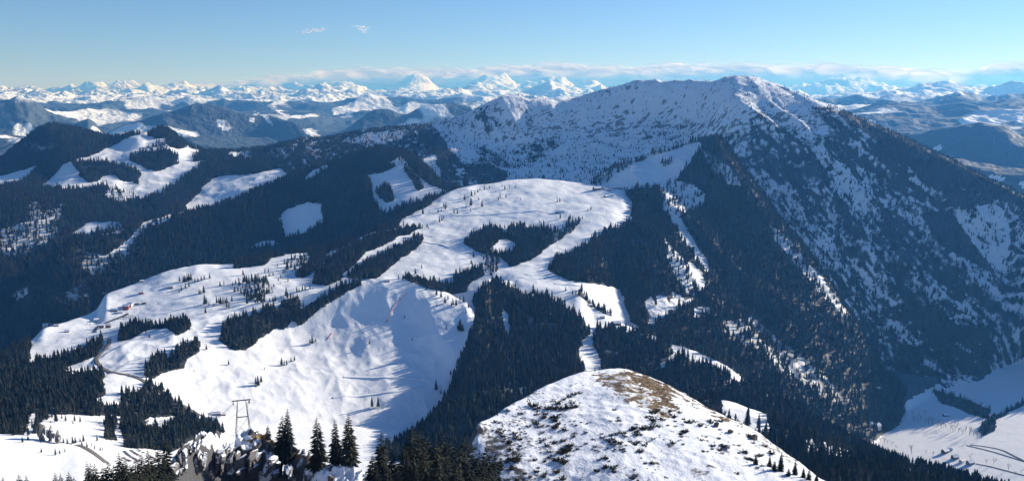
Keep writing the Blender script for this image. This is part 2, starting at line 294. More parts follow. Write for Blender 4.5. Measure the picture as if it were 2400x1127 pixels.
def soft(a, n):
    """rounds the corners between surveyed points"""
    for _ in range(2):
        a = np.convolve(np.pad(a, n, mode='edge'), np.ones(2 * n + 1) / (2 * n + 1), mode='valid')
    return a

def eval_land(d):
    ks = []
    for c in d['curves']:
        a = np.array(c, float)
        steps = [np.linspace(p, q, max(2, int(abs(q[0] - p[0]) / 25) + 2))[:-1] for p, q in zip(a[:-1], a[1:])]
        a = np.concatenate(steps + [a[-1:]])
        th, te = ray(a[:, 0], a[:, 1])
        o = np.argsort(th)
        th, rr, zz = th[o], a[o, 2], (a[:, 2] * te)[o]
        last = c is d['curves'][-1]
        r = soft(np.interp(TH, th, rr), 10)
        t_el = soft(np.interp(TH, th, zz / rr), 1 if last else 8)
        z = t_el * r
        out = np.maximum(th[0] - TH, 0) + np.maximum(TH - th[-1], 0)
        z = z - out * r * d['side'] * 2
        ks.append((r, z))
    r0, z0 = ks[0]; rk, zk = ks[-1]
    st = np.maximum(0.25 * (rk - r0), 0.04 * r0)
    ks = [(r0 - 3 * st, z0 - 3 * st * d['front']), (r0 - 0.5 * st, z0 - .5 * st * d['front'])] + ks
    ks += [(rk + 0.5 * st, zk - 0.5 * st * d['back']), (rk + 3 * st, zk - 3 * st * d['back'])]
    Rk = np.array([k[0] for k in ks]); Zk = np.array([k[1] for k in ks])         # K, NT
    K = len(Rk)
    for i in range(1, K): Rk[i] = np.maximum(Rk[i], Rk[i - 1] + 1e-3 * Rk[i - 1])
    h = np.diff(Rk, axis=0); s = np.diff(Zk, axis=0) / h
    m = np.zeros_like(Zk)
    m[0], m[-1] = s[0], s[-1]
    for i in range(1, K - 1):
        w1 = 2 * h[i] + h[i - 1]; w2 = h[i] + 2 * h[i - 1]
        same = (s[i - 1] * s[i]) > 0
        with np.errstate(divide='ignore', invalid='ignore'):
            hm = (w1 + w2) / (w1 / s[i - 1] + w2 / s[i])
        m[i] = np.where(same, hm, 0)
    G = RR[None, :]
    z = (Zk[0] + s[0] * (G.T - Rk[0])).T                 # in front
    z = np.where(G > Rk[-1][:, None], (Zk[-1] + s[-1] * (G.T - Rk[-1])).T, z)
    for i in range(K - 1):
        lo = np.searchsorted(RR, Rk[i].min()); hi = np.searchsorted(RR, Rk[i + 1].max()) + 1
        g = RR[None, lo:hi]
        t = (g - Rk[i][:, None]) / h[i][:, None]
        ok = (t >= 0) & (t <= 1)
        t2, t3 = t * t, t * t * t
        v = ((2 * t3 - 3 * t2 + 1) * Zk[i][:, None] + (t3 - 2 * t2 + t) * (h[i] * m[i])[:, None]
             + (-2 * t3 + 3 * t2) * Zk[i + 1][:, None] + (t3 - t2) * (h[i] * m[i + 1])[:, None])
        z[:, lo:hi] = np.where(ok, v, z[:, lo:hi])
    return z

Z = np.full((NT, NR), -1000.0)
OWN = np.full((NT, NR), KI['foothills'], np.int16)
OWN[:, RR < 5200] = KI['valley_floor']
SECOND = np.full((NT, NR), -1e5)
for k in KEYS:
    z = eval_land(L[k])
    up = z > Z
    SECOND = np.where(up, Z, np.maximum(SECOND, z))
    OWN[up] = KI[k]
    Z = np.maximum(Z, z)
print('land', round(time.time() - T0, 1))
X = RR[None, :] * np.sin(TH)[:, None]
Y = RR[None, :] * np.cos(TH)[:, None]

# relief -----------------------------------------------------------------
def blur(a, n=4):
    for ax in (0, 1):
        p = np.pad(a, [(n, n) if i == ax else (0, 0) for i in (0, 1)], mode='edge')
        c = np.cumsum(p, axis=ax)
        c = np.insert(c, 0, 0, axis=ax)
        w = 2 * n + 1
        a = (np.take(c, range(w, c.shape[ax]), axis=ax) - np.take(c, range(0, c.shape[ax] - w), axis=ax)) / w
    return a

def own(*ks):
    m = np.zeros((NT, NR), np.float32)
    for k in ks: m[OWN == KI[k]] = 1
    return m

def relief(ks, fn, n=3):
    """adds fn(x, y) where the landforms ks lie, fading out over n cells at their edges"""
    global Z
    w = blur(own(*ks), n) if n else own(*ks)
    sel = w > 0.002
    Z[sel] += w[sel] * fn(X[sel], Y[sel])

def sN(x, y, s, o=4, seed=0, sy=None): return fbm(x / s, y / (sy or s), o, seed) * 2 - 1
def rN(x, y, s, o=4, seed=0, sy=None): return fbm(x / s, y / (sy or s), o, seed, ridged=True) * 2 - 1

ROCKY = np.zeros((NT, NR), np.float32)
relief(['summit_slope'], lambda x, y: 1.5 * sN(x, y, 20, 4, 1))
relief(['rock_outcrop'], lambda x, y: 3.0 * rN(x, y, 8, 4, 2) + 1.2 * rN(x, y, 2.4, 3, 3) - 0.9, 2)
relief(['snowy_knoll'], lambda x, y: 1.2 * sN(x, y, 26, 3, 4) + 0.45 * rN(x, y, 10, 4, 5) + .2 * sN(x, y, 3, 2, 6), 2)
relief(['snow_shoulder'], lambda x, y: 1.5 * sN(x, y, 120, 3, 6))
relief(['valley_meadow'], lambda x, y: 2.0 * sN(x, y, 90, 4, 7))
relief(['bare_hill'], lambda x, y: 7 * sN(x, y, 230, 3, 8) + 3.6 * rN(x * .8 + y * .3, y * .5 - x * .3, 62, 3, 9) + 0.9 * sN(x, y, 16, 3, 10))
relief(['village_slope'], lambda x, y: 10 * sN(x, y, 260, 3, 11) + 3.5 * sN(x, y, 70, 3, 12) + 0.8 * sN(x, y, 18, 2, 12))
relief(['saddle_ridge'], lambda x, y: 12 * sN(x, y, 220, 4, 13) + 2 * sN(x, y, 40, 3, 14))
relief(['forest_flank'], lambda x, y: 10 * sN(x, y, 160, 4, 15) + 1.5 * sN(x, y, 25, 3, 16))
relief(['valley_floor'], lambda x, y: 1.0 * sN(x, y, 200, 2, 17))
# gullied flanks: ribs running down towards the valley
def ribs(x, y, s, a, seed):
    w = 60 * sN(x, y, 300, 3, seed + 5)
    q = x * 0.93 + y * 0.36 + w
    p = -x * 0.36 + y * 0.93
    return a * rN(q, p, s, 3, seed, s * 5.5)
relief(['forest_spur'], lambda x, y: ribs(x, y, 150, 17, 21) + 7 * sN(x, y, 60, 4, 22))
PXg, PYg = to_px(X, Y, Z)
rib_w = np.clip((PXg - 1600) / 250, 0, 1)
crag_w = np.clip(1 - np.abs(PXg - 1450) / 400, 0, 1)
wA = blur(own('great_mountain'), 3); sel = wA > .002
xs, ys = X[sel], Y[sel]
Z[sel] += wA[sel] * (rib_w[sel] * (ribs(xs, ys, 260, 15, 31) + ribs(xs, ys, 80, 8, 33)) + 9 * sN(xs, ys, 120, 4, 34)
                     + (0.35 + 0.65 * crag_w[sel]) * (9 * rN(xs, ys, 70, 5, 35)))
relief(['left_hills'], lambda x, y: 16 * sN(x, y, 420, 4, 41) + 4 * rN(x, y, 90, 3, 42))
relief(['forest_hill'], lambda x, y: 14 * sN(x, y, 300, 4, 43) + 3 * sN(x, y, 60, 3, 44))
relief(['rocky_massif'], lambda x, y: 120 * rN(x, y, 800, 5, 51) - 20, 2)
relief(['foothills'], lambda x, y: 95 * rN(x, y, 1100, 5, 52), 2)
relief(['far_foothills'], lambda x, y: 190 * rN(x, y, 1700, 5, 53), 2)
relief(['snowy_hills'], lambda x, y: 260 * rN(x, y, 2600, 4, 54) + 120 * rN(x, y, 900, 4, 57), 1)
relief(['high_alps'], lambda x, y: 900 * fbm(x / 3800, y / 3800, 4, 55, .5, True) ** 2 - 330 + 110 * rN(x, y, 1300, 4, 56), 1)
def height(x, y):
    r = np.hypot(x, y); t = np.arctan2(x, y)
    i = np.clip((t - TH[0]) / (TH[1] - TH[0]), 0, NT - 1.001)
    j = np.clip(np.interp(r, RR, np.arange(NR)), 0, NR - 1.001)
    i0 = np.floor(i).astype(int); j0 = np.floor(j).astype(int)
    a, b = i - i0, j - j0
    return ((Z[i0, j0] * (1 - a) + Z[i0 + 1, j0] * a) * (1 - b) + (Z[i0, j0 + 1] * (1 - a) + Z[i0 + 1, j0 + 1] * a) * b)

def hit(px, py, rmin=30.0, rmax=9000.0):
    """first ground met by the sight line through a surveyed pixel -> x, y, z (z above sea level) and distance"""
    th, te = ray(px, py); th, te = float(th), float(te)
    i = min(max((th - TH[0]) / (TH[1] - TH[0]), 0), NT - 1.001); i0 = int(i); a = i - i0
    prof = Z[i0] * (1 - a) + Z[i0 + 1] * a
    up = np.nonzero((prof >= te * RR) & (RR > rmin) & (RR < rmax))[0]
    if len(up) == 0:
        j = int(np.argmax(np.where((RR > rmin) & (RR < rmax), prof / RR, -9)))
        r = RR[j]
    else:
        j = up[0]
        f0 = prof[j - 1] - te * RR[j - 1]; f1 = prof[j] - te * RR[j]
        r = RR[j] if f1 <= f0 or f0 > 0 else RR[j - 1] + (RR[j] - RR[j - 1]) * (-f0) / (f1 - f0)
    x, y = r * math.sin(th), r * math.cos(th)
    return x, y, float(height(np.array([x]), np.array([y]))[0]) + CAM_H, r

def ridge(pts, amp, width, k='great_mountain', rmin=2500.0):
    """a spur or buttress standing out of the mountainside along a surveyed line"""
    P = np.array([hit(px, py, rmin)[:2] for px, py in pts])
    sub = np.nonzero(OWN == KI[k])
    x, y = X[sub], Y[sub]
    bb = (x > P[:, 0].min() - 6 * width) & (x < P[:, 0].max() + 6 * width) & (y > P[:, 1].min() - 6 * width) & (y < P[:, 1].max() + 6 * width)
    x, y = x[bb], y[bb]
    best = np.full(x.shape, 1e9); bt = np.zeros(x.shape)
    L_ = np.r_[0, np.cumsum(np.hypot(*np.diff(P, axis=0).T))]
    wob = 14 * sN(x, y, 90, 3, 140)
    for a, b, l0 in zip(P[:-1], P[1:], L_[:-1]):
        d = b - a; n2 = (d ** 2).sum()
        t = np.clip(((x - a[0]) * d[0] + (y - a[1]) * d[1]) / n2, 0, 1)
        q = np.hypot(x + wob - a[0] - t * d[0], y - a[1] - t * d[1])
        m = q < best
        best[m] = q[m]; bt[m] = (l0 + t * math.sqrt(n2))[m] / L_[-1]
    taper = np.clip(np.minimum(bt, 1 - bt) * 5, 0, 1) ** .7 * .85 + .15
    Z[sub[0][bb], sub[1][bb]] += amp * np.exp(-best / width) * taper * (.7 + .6 * vnoise(x / 60, y / 60, 141))

ridge([(1699, 238), (1694, 262), (1690, 292), (1692, 322)], 30, 34)
ridge([(1172, 236), (1186, 262), (1204, 296), (1216, 336)], 30, 40)
ridge([(1128, 262), (1140, 290), (1168, 318), (1200, 338)], 16, 26)
ridge([(1540, 200), (1560, 232), (1585, 262), (1600, 290)], 14, 34)
ridge([(1400, 226), (1385, 250), (1372, 275), (1350, 292)], 12, 34)
ridge([(1300, 246), (1290, 270), (1262, 300), (1236, 340)], 14, 30)
ridge([(1705, 242), (1760, 262), (1840, 330), (1910, 420), (2000, 545), (2100, 690), (2160, 790)], 26, 36)
ridge([(1800, 236), (1880, 300), (1960, 390), (2050, 500), (2130, 610), (2200, 720)], 22, 36)
ridge([(1740, 300), (1800, 380), (1870, 480), (1960, 620), (2060, 780)], 18, 30)
ridge([(2000, 320), (2100, 430), (2190, 540), (2270, 660), (2310, 740)], 20, 38)
ridge([(2200, 420), (2262, 520), (2310, 620), (2350, 720)], 20, 34)
ridge([(2320, 470), (2365, 560), (2400, 660)], 16, 34)

print('relief', round(time.time() - T0, 1))

# which cells the photograph can see
TE = Z / RR[None, :]
RUN = np.maximum.accumulate(TE, axis=1)
DEPTH = (RUN - TE) * RR[None, :]          # metres below the sight line
PXg, PYg = to_px(X, Y, Z)

# ------------------------------------------------------------------ what covers the land
FOREST = np.zeros((NT, NR), np.float32)
ROCK = np.zeros((NT, NR), np.float32)
GRASS = np.zeros((NT, NR), np.float32)
for k, v in dict(left_hills=.95, forest_hill=.97, saddle_ridge=1, forest_spur=.9, forest_flank=1).items():
    FOREST[OWN == KI[k]] = v
JX = PXg + 7 * sN(X, Y, 45, 3, 61)
JY = PYg + 4 * sN(X, Y, 45, 3, 62)
farm = own('foothills', 'far_foothills', 'rocky_massif', 'snowy_hills') > 0
JX[farm] = (PXg + 26 * sN(X, Y, 420, 5, 65))[farm]
JY[farm] = (PYg + 9 * sN(X, Y, 420, 5, 66))[farm]
nearm = own('snowy_knoll', 'rock_outcrop') > 0
JX[nearm] = (PXg + 34 * sN(X, Y, 4.0, 4, 63))[nearm]
JY[nearm] = (PYg + 20 * sN(X, Y, 4.0, 4, 64))[nearm]
SEEN = DEPTH < 60
SUB = {}
def subset(k):
    if k not in SUB:
        SUB[k] = np.nonzero((OWN == KI[k]) & SEEN)
    return SUB[k]

def inside(px, py, poly):
    res = np.zeros(px.shape, bool)
    n = len(poly)
    for i in range(n):
        x1, y1 = poly[i]; x2, y2 = poly[(i + 1) % n]
        if y1 == y2: continue
        c = ((y1 > py) != (y2 > py)) & (px < (x2 - x1) * (py - y1) / (y2 - y1) + x1)
        res ^= c
    return res

def paint(keys, val, poly, arr=None):
    arr = FOREST if arr is None else arr
    xs_ = [p[0] for p in poly]; ys_ = [p[1] for p in poly]
    for k in keys.split():
        ii, jj = subset(k)
        px, py = JX[ii, jj], JY[ii, jj]
        bb = (px > min(xs_)) & (px < max(xs_)) & (py > min(ys_)) & (py < max(ys_))
        if not bb.any(): continue
        ii, jj = ii[bb], jj[bb]
        s = inside(px[bb], py[bb], poly)
        arr[ii[s], jj[s]] = val

VB = 'village_slope bare_hill valley_meadow'
# left: woods below the village and round the lower car parks
paint(VB, 1, [(-700, 700), (0, 740), (74, 800), (70, 850), (110, 848), (160, 835), (200, 815), (240, 788), (248, 800), (228, 830), (185, 850), (150, 862), (158, 876), (240, 874), (246, 922), (228, 938), (290, 960), (290, 972), (150, 972), (0, 966), (-700, 975)])
paint(VB, 0, [(215, 935), (245, 925), (300, 940), (290, 955), (245, 945)])
paint(VB, 1, [(284, 975), (282, 925), (330, 912), (345, 895), (370, 905), (400, 932), (430, 952), (470, 985), (505, 1000), (522, 1014), (470, 1020), (400, 1058), (345, 1048), (292, 1046)])
paint(VB, 0, [(334, 1004), (338, 985), (352, 976), (412, 974), (408, 990), (388, 1004), (352, 1010)])
paint(VB, 1, [(246, 1030), (246, 995), (258, 985), (274, 992), (272, 1030)])
paint(VB, .85, [(-300, 1025), (0, 1020), (60, 1018), (62, 1000), (72, 968), (-300, 965)])
paint(VB, .55, [(28, 1000), (60, 1000), (78, 972), (40, 968)])
paint(VB, .6, [(78, 1015), (84, 965), (128, 962), (130, 975), (100, 985), (92, 1015)])
# clumps on the village slope and the bare hill
for v, p in [
    (1, [(278, 798), (279, 772), (310, 757), (348, 762), (380, 762), (400, 752), (440, 748), (448, 770), (412, 786), (390, 768), (350, 770), (300, 797)]),
    (1, [(340, 882), (345, 862), (372, 828), (402, 836), (440, 800), (470, 800), (466, 826), (440, 842), (434, 862), (392, 872), (356, 888)]),
    (1, [(514, 795), (520, 768), (560, 748), (620, 728), (642, 722), (660, 728), (664, 748), (640, 774), (602, 800), (576, 822), (545, 818)]),
    (.9, [(642, 730), (672, 698), (700, 692), (706, 722), (760, 692), (792, 672), (845, 659), (843, 672), (810, 684), (790, 695), (752, 724), (732, 744), (702, 764), (690, 748), (670, 774), (640, 770)]),
    (1, [(548, 628), (546, 613), (600, 600), (640, 592), (692, 584), (760, 570), (742, 602), (692, 594), (640, 604), (622, 618), (600, 622), (560, 632)]),
    (1, [(694, 645), (700, 622), (720, 602), (772, 586), (762, 612), (740, 636), (712, 652)]),
    (1, [(735, 664), (740, 642), (770, 608), (800, 582), (850, 562), (900, 542), (950, 532), (992, 532), (962, 550), (932, 556), (880, 582), (850, 598), (820, 630), (800, 656), (762, 670)]),
    (1, [(815, 652), (830, 634), (870, 608), (900, 594), (950, 574), (970, 556), (990, 552), (991, 572), (960, 592), (930, 612), (900, 642), (880, 653)]),
    (1, [(590, 590), (650, 576), (720, 562), (800, 537), (860, 527), (900, 502), (930, 490), (1000, 470), (1042, 452), (1010, 478), (942, 514), (935, 534), (880, 543), (800, 578), (770, 588), (700, 594), (640, 600)]),
    (.97, [(1088, 572), (1110, 548), (1150, 532), (1172, 534), (1182, 549), (1202, 534), (1222, 530), (1260, 534), (1302, 540), (1308, 562), (1280, 582), (1240, 612), (1190, 624), (1176, 602), (1130, 594)]),
    (0, [(1150, 585), (1165, 565), (1190, 560), (1210, 575), (1195, 590), (1170, 592)]),
    (.5, [(1270, 560), (1300, 545), (1340, 512), (1366, 514), (1346, 538), (1312, 562), (1290, 568)]),
    (.35, [(1130, 640), (1140, 600), (1170, 600), (1180, 625), (1160, 640)]),
    (1, [(1058, 690), (1064, 642), (1100, 632), (1132, 630), (1134, 644), (1102, 658), (1092, 684)]),
    (.9, [(940, 652), (1000, 655), (1062, 664), (1062, 690), (1000, 676), (955, 662)]),
    (1, [(1478, 506), (1490, 466), (1530, 440), (1552, 444), (1546, 474), (1562, 522), (1700, 600), (1600, 700), (1290, 648), (1285, 622), (1300, 604), (1350, 584), (1400, 554), (1440, 534), (1500, 514)]),
    (.25, [(660, 640), (690, 600), (720, 590), (730, 610), (700, 640)]),
    (.3, [(560, 690), (620, 650), (640, 690), (600, 712)]),
]: paint(VB + ' forest_spur', v, p)
paint('bare_hill saddle_ridge village_slope valley_meadow', 1, [(1114, 742), (1108, 700), (1150, 640), (1320, 800), (1330, 1127), (880, 1075), (930, 1030), (980, 1012), (1040, 985), (1075, 962), (1108, 945), (1110, 918), (1108, 886), (1064, 888), (1068, 868), (1078, 845), (1098, 800)])
paint('bare_hill', .0, [(1010, 680), (1050, 690), (1112, 715), (1112, 745), (1060, 715), (1020, 700)])
# saddle with the piste, and the strips of meadow beyond
SR = 'saddle_ridge forest_spur village_slope'
for v, p in [
    (0, [(1092, 694), (1108, 660), (1140, 640), (1165, 648), (1200, 655), (1290, 640), (1360, 664), (1354, 690), (1372, 702), (1400, 726), (1440, 746), (1482, 756), (1512, 776), (1516, 786), (1480, 778), (1430, 768), (1402, 772), (1392, 792), (1396, 812), (1406, 842), (1410, 885), (1372, 885), (1368, 862), (1356, 822), (1360, 802), (1370, 790), (1386, 784), (1382, 764), (1366, 748), (1338, 728), (1300, 710), (1284, 694), (1200, 672), (1150, 662), (1120, 680), (1104, 702)]),
    (0, [(1512, 782), (1520, 786), (1440, 762)]),
    (0, [(1566, 804), (1602, 810), (1700, 855), (1764, 896), (1742, 896), (1682, 874), (1640, 852), (1602, 832), (1584, 842), (1556, 862), (1536, 864), (1560, 846), (1582, 826)]),
    (0, [(1174, 724), (1186, 735), (1196, 780), (1190, 802), (1179, 762)]),
    (.35, [(1540, 800), (1490, 775), (1500, 768), (1545, 792)]),
    (.3, [(1620, 920), (1650, 908), (1660, 925), (1630, 930)]),
]: paint(SR, v, p)
for v, p in [
    (0.0, [(1240, 525), (1200, 450), (1300, 430), (1400, 415), (1480, 372), (1560, 352), (1640, 330), (1640, 347), (1622, 378), (1600, 397), (1580, 422), (1552, 440), (1500, 442), (1440, 447), (1380, 474)]),
    (.22, [(1548, 442), (1580, 422), (1622, 432), (1652, 452), (1648, 482), (1602, 502), (1570, 512), (1553, 482)]),
    (0, [(1566, 505), (1590, 510), (1622, 560), (1652, 600), (1662, 622), (1656, 642), (1630, 602), (1600, 562), (1580, 532)]),
    (0, [(1612, 612), (1650, 642), (1656, 682), (1640, 682), (1618, 650)]),
    (0, [(1510, 702), (1525, 690), (1534, 712), (1540, 690), (1560, 692), (1568, 712), (1575, 682), (1592, 690), (1602, 702), (1622, 695), (1644, 705), (1602, 717), (1560, 742), (1530, 762), (1520, 757), (1524, 732)]),
    (0, [(1444, 702), (1456, 694), (1466, 732), (1458, 730)]),
    (0, [(1626, 738), (1630, 722), (1666, 720), (1662, 736), (1640, 748)]),
    (.45, [(1640, 350), (1680, 365), (1720, 400), (1740, 440), (1700, 430), (1660, 390)]),
    (.4, [(1800, 520), (1850, 560), (1920, 640), (2000, 740), (1970, 740), (1880, 640), (1820, 570)]),
    (.5, [(1680, 760), (1760, 740), (1900, 850), (2000, 940), (1960, 950), (1800, 850)]),
    (.35, [(1560, 560), (1600, 600), (1640, 700), (1600, 680), (1570, 620)]),
    (.4, [(1380, 600), (1430, 585), (1440, 640), (1400, 640)]),
]: paint('forest_spur', v, p)
for p in [[(1366, 442), (1385, 425), (1412, 398), (1432, 396), (1442, 408), (1424, 424), (1400, 440)], [(1440, 398), (1470, 380), (1500, 366), (1550, 352), (1600, 338), (1604, 345), (1552, 360), (1502, 376), (1452, 406)], [(1540, 380), (1570, 372), (1580, 384), (1556, 392)]]:
    paint('forest_spur great_mountain', .42, p)
# left hills
LH = 'left_hills'
for v, p in [
    (0, [(92, 442), (150, 387), (180, 372), (230, 360), (300, 322), (330, 314), (360, 324), (420, 332), (446, 345), (472, 352), (456, 366), (452, 380), (480, 376), (440, 412), (420, 424), (390, 442), (350, 462), (300, 472), (262, 452), (250, 432), (200, 440), (140, 442)]),
    (1, [(298, 372), (330, 356), (390, 352), (416, 362), (416, 386), (380, 402), (345, 398), (330, 390)]),
    (1, [(168, 377), (250, 380), (292, 388), (332, 407), (326, 430), (290, 426), (270, 408), (232, 420), (210, 432), (186, 410)]),
    (.9, [(384, 327), (400, 318), (442, 342), (420, 352), (394, 346)]),
    (.35, [(345, 345), (380, 330), (390, 350), (350, 352)]),
    (.3, [(245, 440), (300, 450), (330, 458), (290, 475), (255, 462)]),
    (0, [(513, 367), (540, 354), (590, 360), (608, 372), (562, 368)]),
    (0, [(436, 482), (460, 462), (482, 432), (512, 412), (602, 407), (652, 394), (678, 410), (640, 432), (590, 452), (520, 482), (460, 496), (428, 500)]),
    (0, [(175, 548), (200, 522), (266, 517), (232, 546), (202, 562)]),
    (.35, [(266, 517), (300, 520), (280, 545), (232, 550)]),
    (0, [(0, 440), (-300, 470), (-300, 430), (0, 414), (88, 388), (60, 422)]),
    (.45, [(0, 542), (100, 502), (150, 472), (130, 562), (60, 602), (0, 602)]),
    (.4, [(60, 480), (90, 470), (110, 520), (80, 540)]),
    (.45, [(60, 332), (100, 342), (125, 335), (130, 352), (70, 355)]),
    (.5, [(200, 585), (250, 600), (260, 640), (210, 650), (190, 620)]),
    (.5, [(20, 690), (60, 670), (70, 690), (30, 710)]),
    (.55, [(120, 690), (200, 660), (220, 690), (140, 720)]),
]: paint(LH + ' forest_hill', v, p)
for v, p in [
    (0, [(240, 606), (300, 560), (340, 519), (432, 496), (442, 502), (352, 527), (312, 562), (292, 590), (262, 606)]),
    (.45, [(210, 600), (262, 602), (300, 580), (330, 575), (300, 610), (240, 630)]),
    (0, [(658, 512), (670, 490), (722, 474), (752, 480), (762, 522), (722, 542), (670, 557)]),
    (0, [(728, 402), (792, 368), (742, 412), (700, 432)]),
    (0, [(578, 584), (602, 568), (640, 562), (650, 570), (610, 576)]),
    (0, [(862, 412), (900, 405), (930, 388), (962, 396), (1002, 432), (1044, 445), (1034, 462), (982, 472), (942, 487), (905, 498), (884, 482), (876, 442)]),
    (1, [(882, 447), (908, 430), (926, 472), (905, 478)]),
    (.95, [(948, 396), (965, 400), (992, 442), (975, 447)]),
    (.3, [(915, 380), (945, 365), (960, 390), (930, 395)]),
]: paint('forest_hill left_hills great_mountain', v, p)
# the great mountain
gm = OWN == KI['great_mountain']
FOREST[gm] = .05
GM = 'great_mountain'
for v, p in [
    (.8, [(380, 420), (380, 340), (700, 315), (800, 312), (1000, 285), (1060, 300), (1050, 345), (1080, 380), (1040, 400), (1000, 480), (380, 480)]),
    (.25, [(800, 330), (860, 312), (960, 305), (940, 330), (860, 345)]),
    (.22, [(1010, 292), (1060, 275), (1140, 245), (1180, 300), (1120, 330), (1050, 340)]),
    (.8, [(1024, 432), (1036, 384), (1082, 382), (1150, 388), (1192, 402), (1184, 430), (1100, 450), (1040, 455)]),
    (.3, [(1060, 345), (1180, 350), (1210, 395), (1150, 388), (1082, 382)]),
    (0, [(992, 372), (1020, 360), (1030, 400), (1036, 440), (1020, 440), (1000, 400)]),
    (.3, [(1200, 355), (1300, 320), (1330, 330), (1250, 380), (1210, 390)]),
    (.15, [(1400, 290), (1600, 280), (1660, 320), (1560, 330), (1400, 320)]),
    (.57, [(1690, 335), (1700, 310), (1800, 300), (1900, 330), (2000, 400), (2150, 500), (2300, 560), (2420, 640), (2700, 760), (2420, 1000), (2000, 960), (1850, 620)]),
    (.55, [(1700, 320), (1790, 260), (1900, 330), (2000, 460), (2080, 600), (2000, 640), (1900, 540), (1800, 420)]),
    (.55, [(1880, 330), (1980, 310), (2150, 420), (2240, 465), (2420, 500), (2700, 650), (2700, 780), (2420, 660), (2300, 580), (2150, 510), (2000, 410)]),
    (.62, [(1900, 250), (1960, 250), (2080, 300), (2200, 352), (2420, 460), (2700, 600), (2700, 660), (2420, 510), (2240, 470), (2150, 430), (2060, 372), (1980, 335)]),
    (.95, [(1960, 262), (1990, 262), (2080, 300), (2200, 352), (2420, 460), (2700, 600), (2700, 640), (2420, 492), (2260, 440), (2150, 384), (2060, 336)]),
    (.25, [(2230, 500), (2300, 478), (2360, 490), (2370, 560), (2350, 640), (2300, 600), (2260, 560)]),
    (.95, [(2160, 500), (2230, 490), (2300, 600), (2330, 640), (2250, 600), (2190, 560)]),
    (.85, [(1700, 700), (2040, 880), (2060, 915), (1700, 920)]),
    (.85, [(2060, 720), (2200, 700), (2330, 760), (2330, 880), (2200, 880), (2100, 860)]),
    (.45, [(2030, 900), (2120, 895), (2200, 910), (2330, 960), (2410, 870), (2420, 800), (2350, 860), (2280, 900), (2180, 880)]),
]: paint(GM, v, p)
bits = .30 * fbm(X[gm] / 70 + Y[gm] / 170, Y[gm] / 260 - X[gm] / 400, 4, 71) + .36 * fbm(X[gm] / 17 + Y[gm] / 48, Y[gm] / 90, 4, 70, .6) + .34 * fbm(X[gm] / 11, Y[gm] / 17, 3, 69, .6)
f = FOREST[gm]
FOREST[gm] = np.where((f > .1) & (f < .9), np.clip(f + (bits - .5) * 3.2, 0, 1), f)
band = np.clip(1 - np.abs(PYg[gm] - 300 + (PXg[gm] - 1450) * .02) / 60, 0, 1) * np.clip((PXg[gm] - 1130) / 80, 0, 1)
ROCK[gm] = np.clip((.5 * fbm(X[gm] / 40, Y[gm] / 16, 5, 72, .65) + .5 * fbm(X[gm] / 13, Y[gm] / 9, 3, 76) - .52 + .13 * band) * 3.4, 0, .72)
rough_n = fbm(X[gm] / 30, Y[gm] / 30, 3, 77)
f0 = FOREST[gm]; FOREST[gm] = np.where(f0 <= .1, f0 + .30 * np.clip((rough_n - .52) * 4, 0, 1), f0)
# valley woods
paint('valley_floor', .9, [(1980, 1010), (1900, 980), (2040, 890), (2060, 900), (2070, 930), (2120, 960), (2122, 975), (2080, 1000)])
paint('valley_floor', .4, [(2044, 880), (2090, 895), (2100, 925), (2070, 925)])
paint('valley_floor', .7, [(2250, 930), (2320, 960), (2312, 985), (2270, 968), (2200, 940), (2180, 915)])
paint('valley_floor', .95, [(2310, 985), (2330, 975), (2348, 968), (2420, 930), (2420, 940), (2360, 970), (2332, 985), (2328, 1012), (2300, 1022), (2290, 1010)])
# near right flank
paint('forest_flank', 0, [(1680, 930), (1760, 950), (1798, 970), (1802, 1002), (1790, 1030), (1740, 1010), (1690, 975)])
paint('forest_flank', .35, [(1880, 1004), (1962, 1010), (2002, 1030), (2034, 1052), (2012, 1082), (1960, 1084), (1890, 1062)])
paint('forest_flank', .5, [(2105, 1090), (2130, 1085), (2170, 1127), (2120, 1127)])
FOREST[(OWN == KI['saddle_ridge']) & (FOREST > .9) & (fbm(X / 70, Y / 70, 3, 73) > .66)] = .6

# rock and dead grass near us
kn = OWN == KI['snowy_knoll']
ROCK[kn] = np.clip((fbm(X[kn] / 5, Y[kn] / 5, 3, 74) - .55) * 2, 0, .4)
paint('snowy_knoll', .5, [(1090, 1000), (1118, 990), (1160, 1000), (1200, 1040), (1220, 1090), (1300, 1140), (1050, 1200)], ROCK)
paint('snowy_knoll', .38, [(1200, 1000), (1320, 1030), (1340, 1127), (1250, 1127), (1210, 1060)], ROCK)
for v, p in [(.85, [(1462, 868), (1500, 872), (1570, 903), (1625, 936), (1680, 966), (1740, 992), (1755, 1005), (1700, 985), (1640, 950), (1590, 925), (1560, 925), (1590, 960), (1560, 955), (1520, 915), (1490, 890)]),
             (.56, [(1400, 880), (1480, 880), (1540, 940), (1580, 970), (1550, 985), (1480, 930), (1410, 910)]),
             (.5, [(1740, 990), (1790, 1022), (1870, 1080), (1860, 1090), (1780, 1035)])]:
    paint('snowy_knoll', v, p, GRASS)
oc = OWN == KI['rock_outcrop']
ROCK[oc] = np.clip(.64 + 1.6 * (fbm(X[oc] / 6, Y[oc] / 6, 4, 75) - .5), 0, 1)
paint('rock_outcrop', .12, [(480, 1016), (580, 1010), (620, 1022), (610, 1045), (560, 1042), (500, 1058), (470, 1040)], ROCK)
paint('rock_outcrop', .0, [(735, 1092), (775, 1092), (845, 1098), (880, 1127), (740, 1135), (725, 1105)], ROCK)
paint('rock_outcrop', .35, [(640, 1060), (700, 1085), (690, 1127), (640, 1110), (620, 1070)], ROCK)
paint('rock_outcrop', .9, [(600, 1012), (640, 1020), (700, 1055), (760, 1085), (750, 1092), (690, 1068), (630, 1040), (590, 1022)], GRASS)

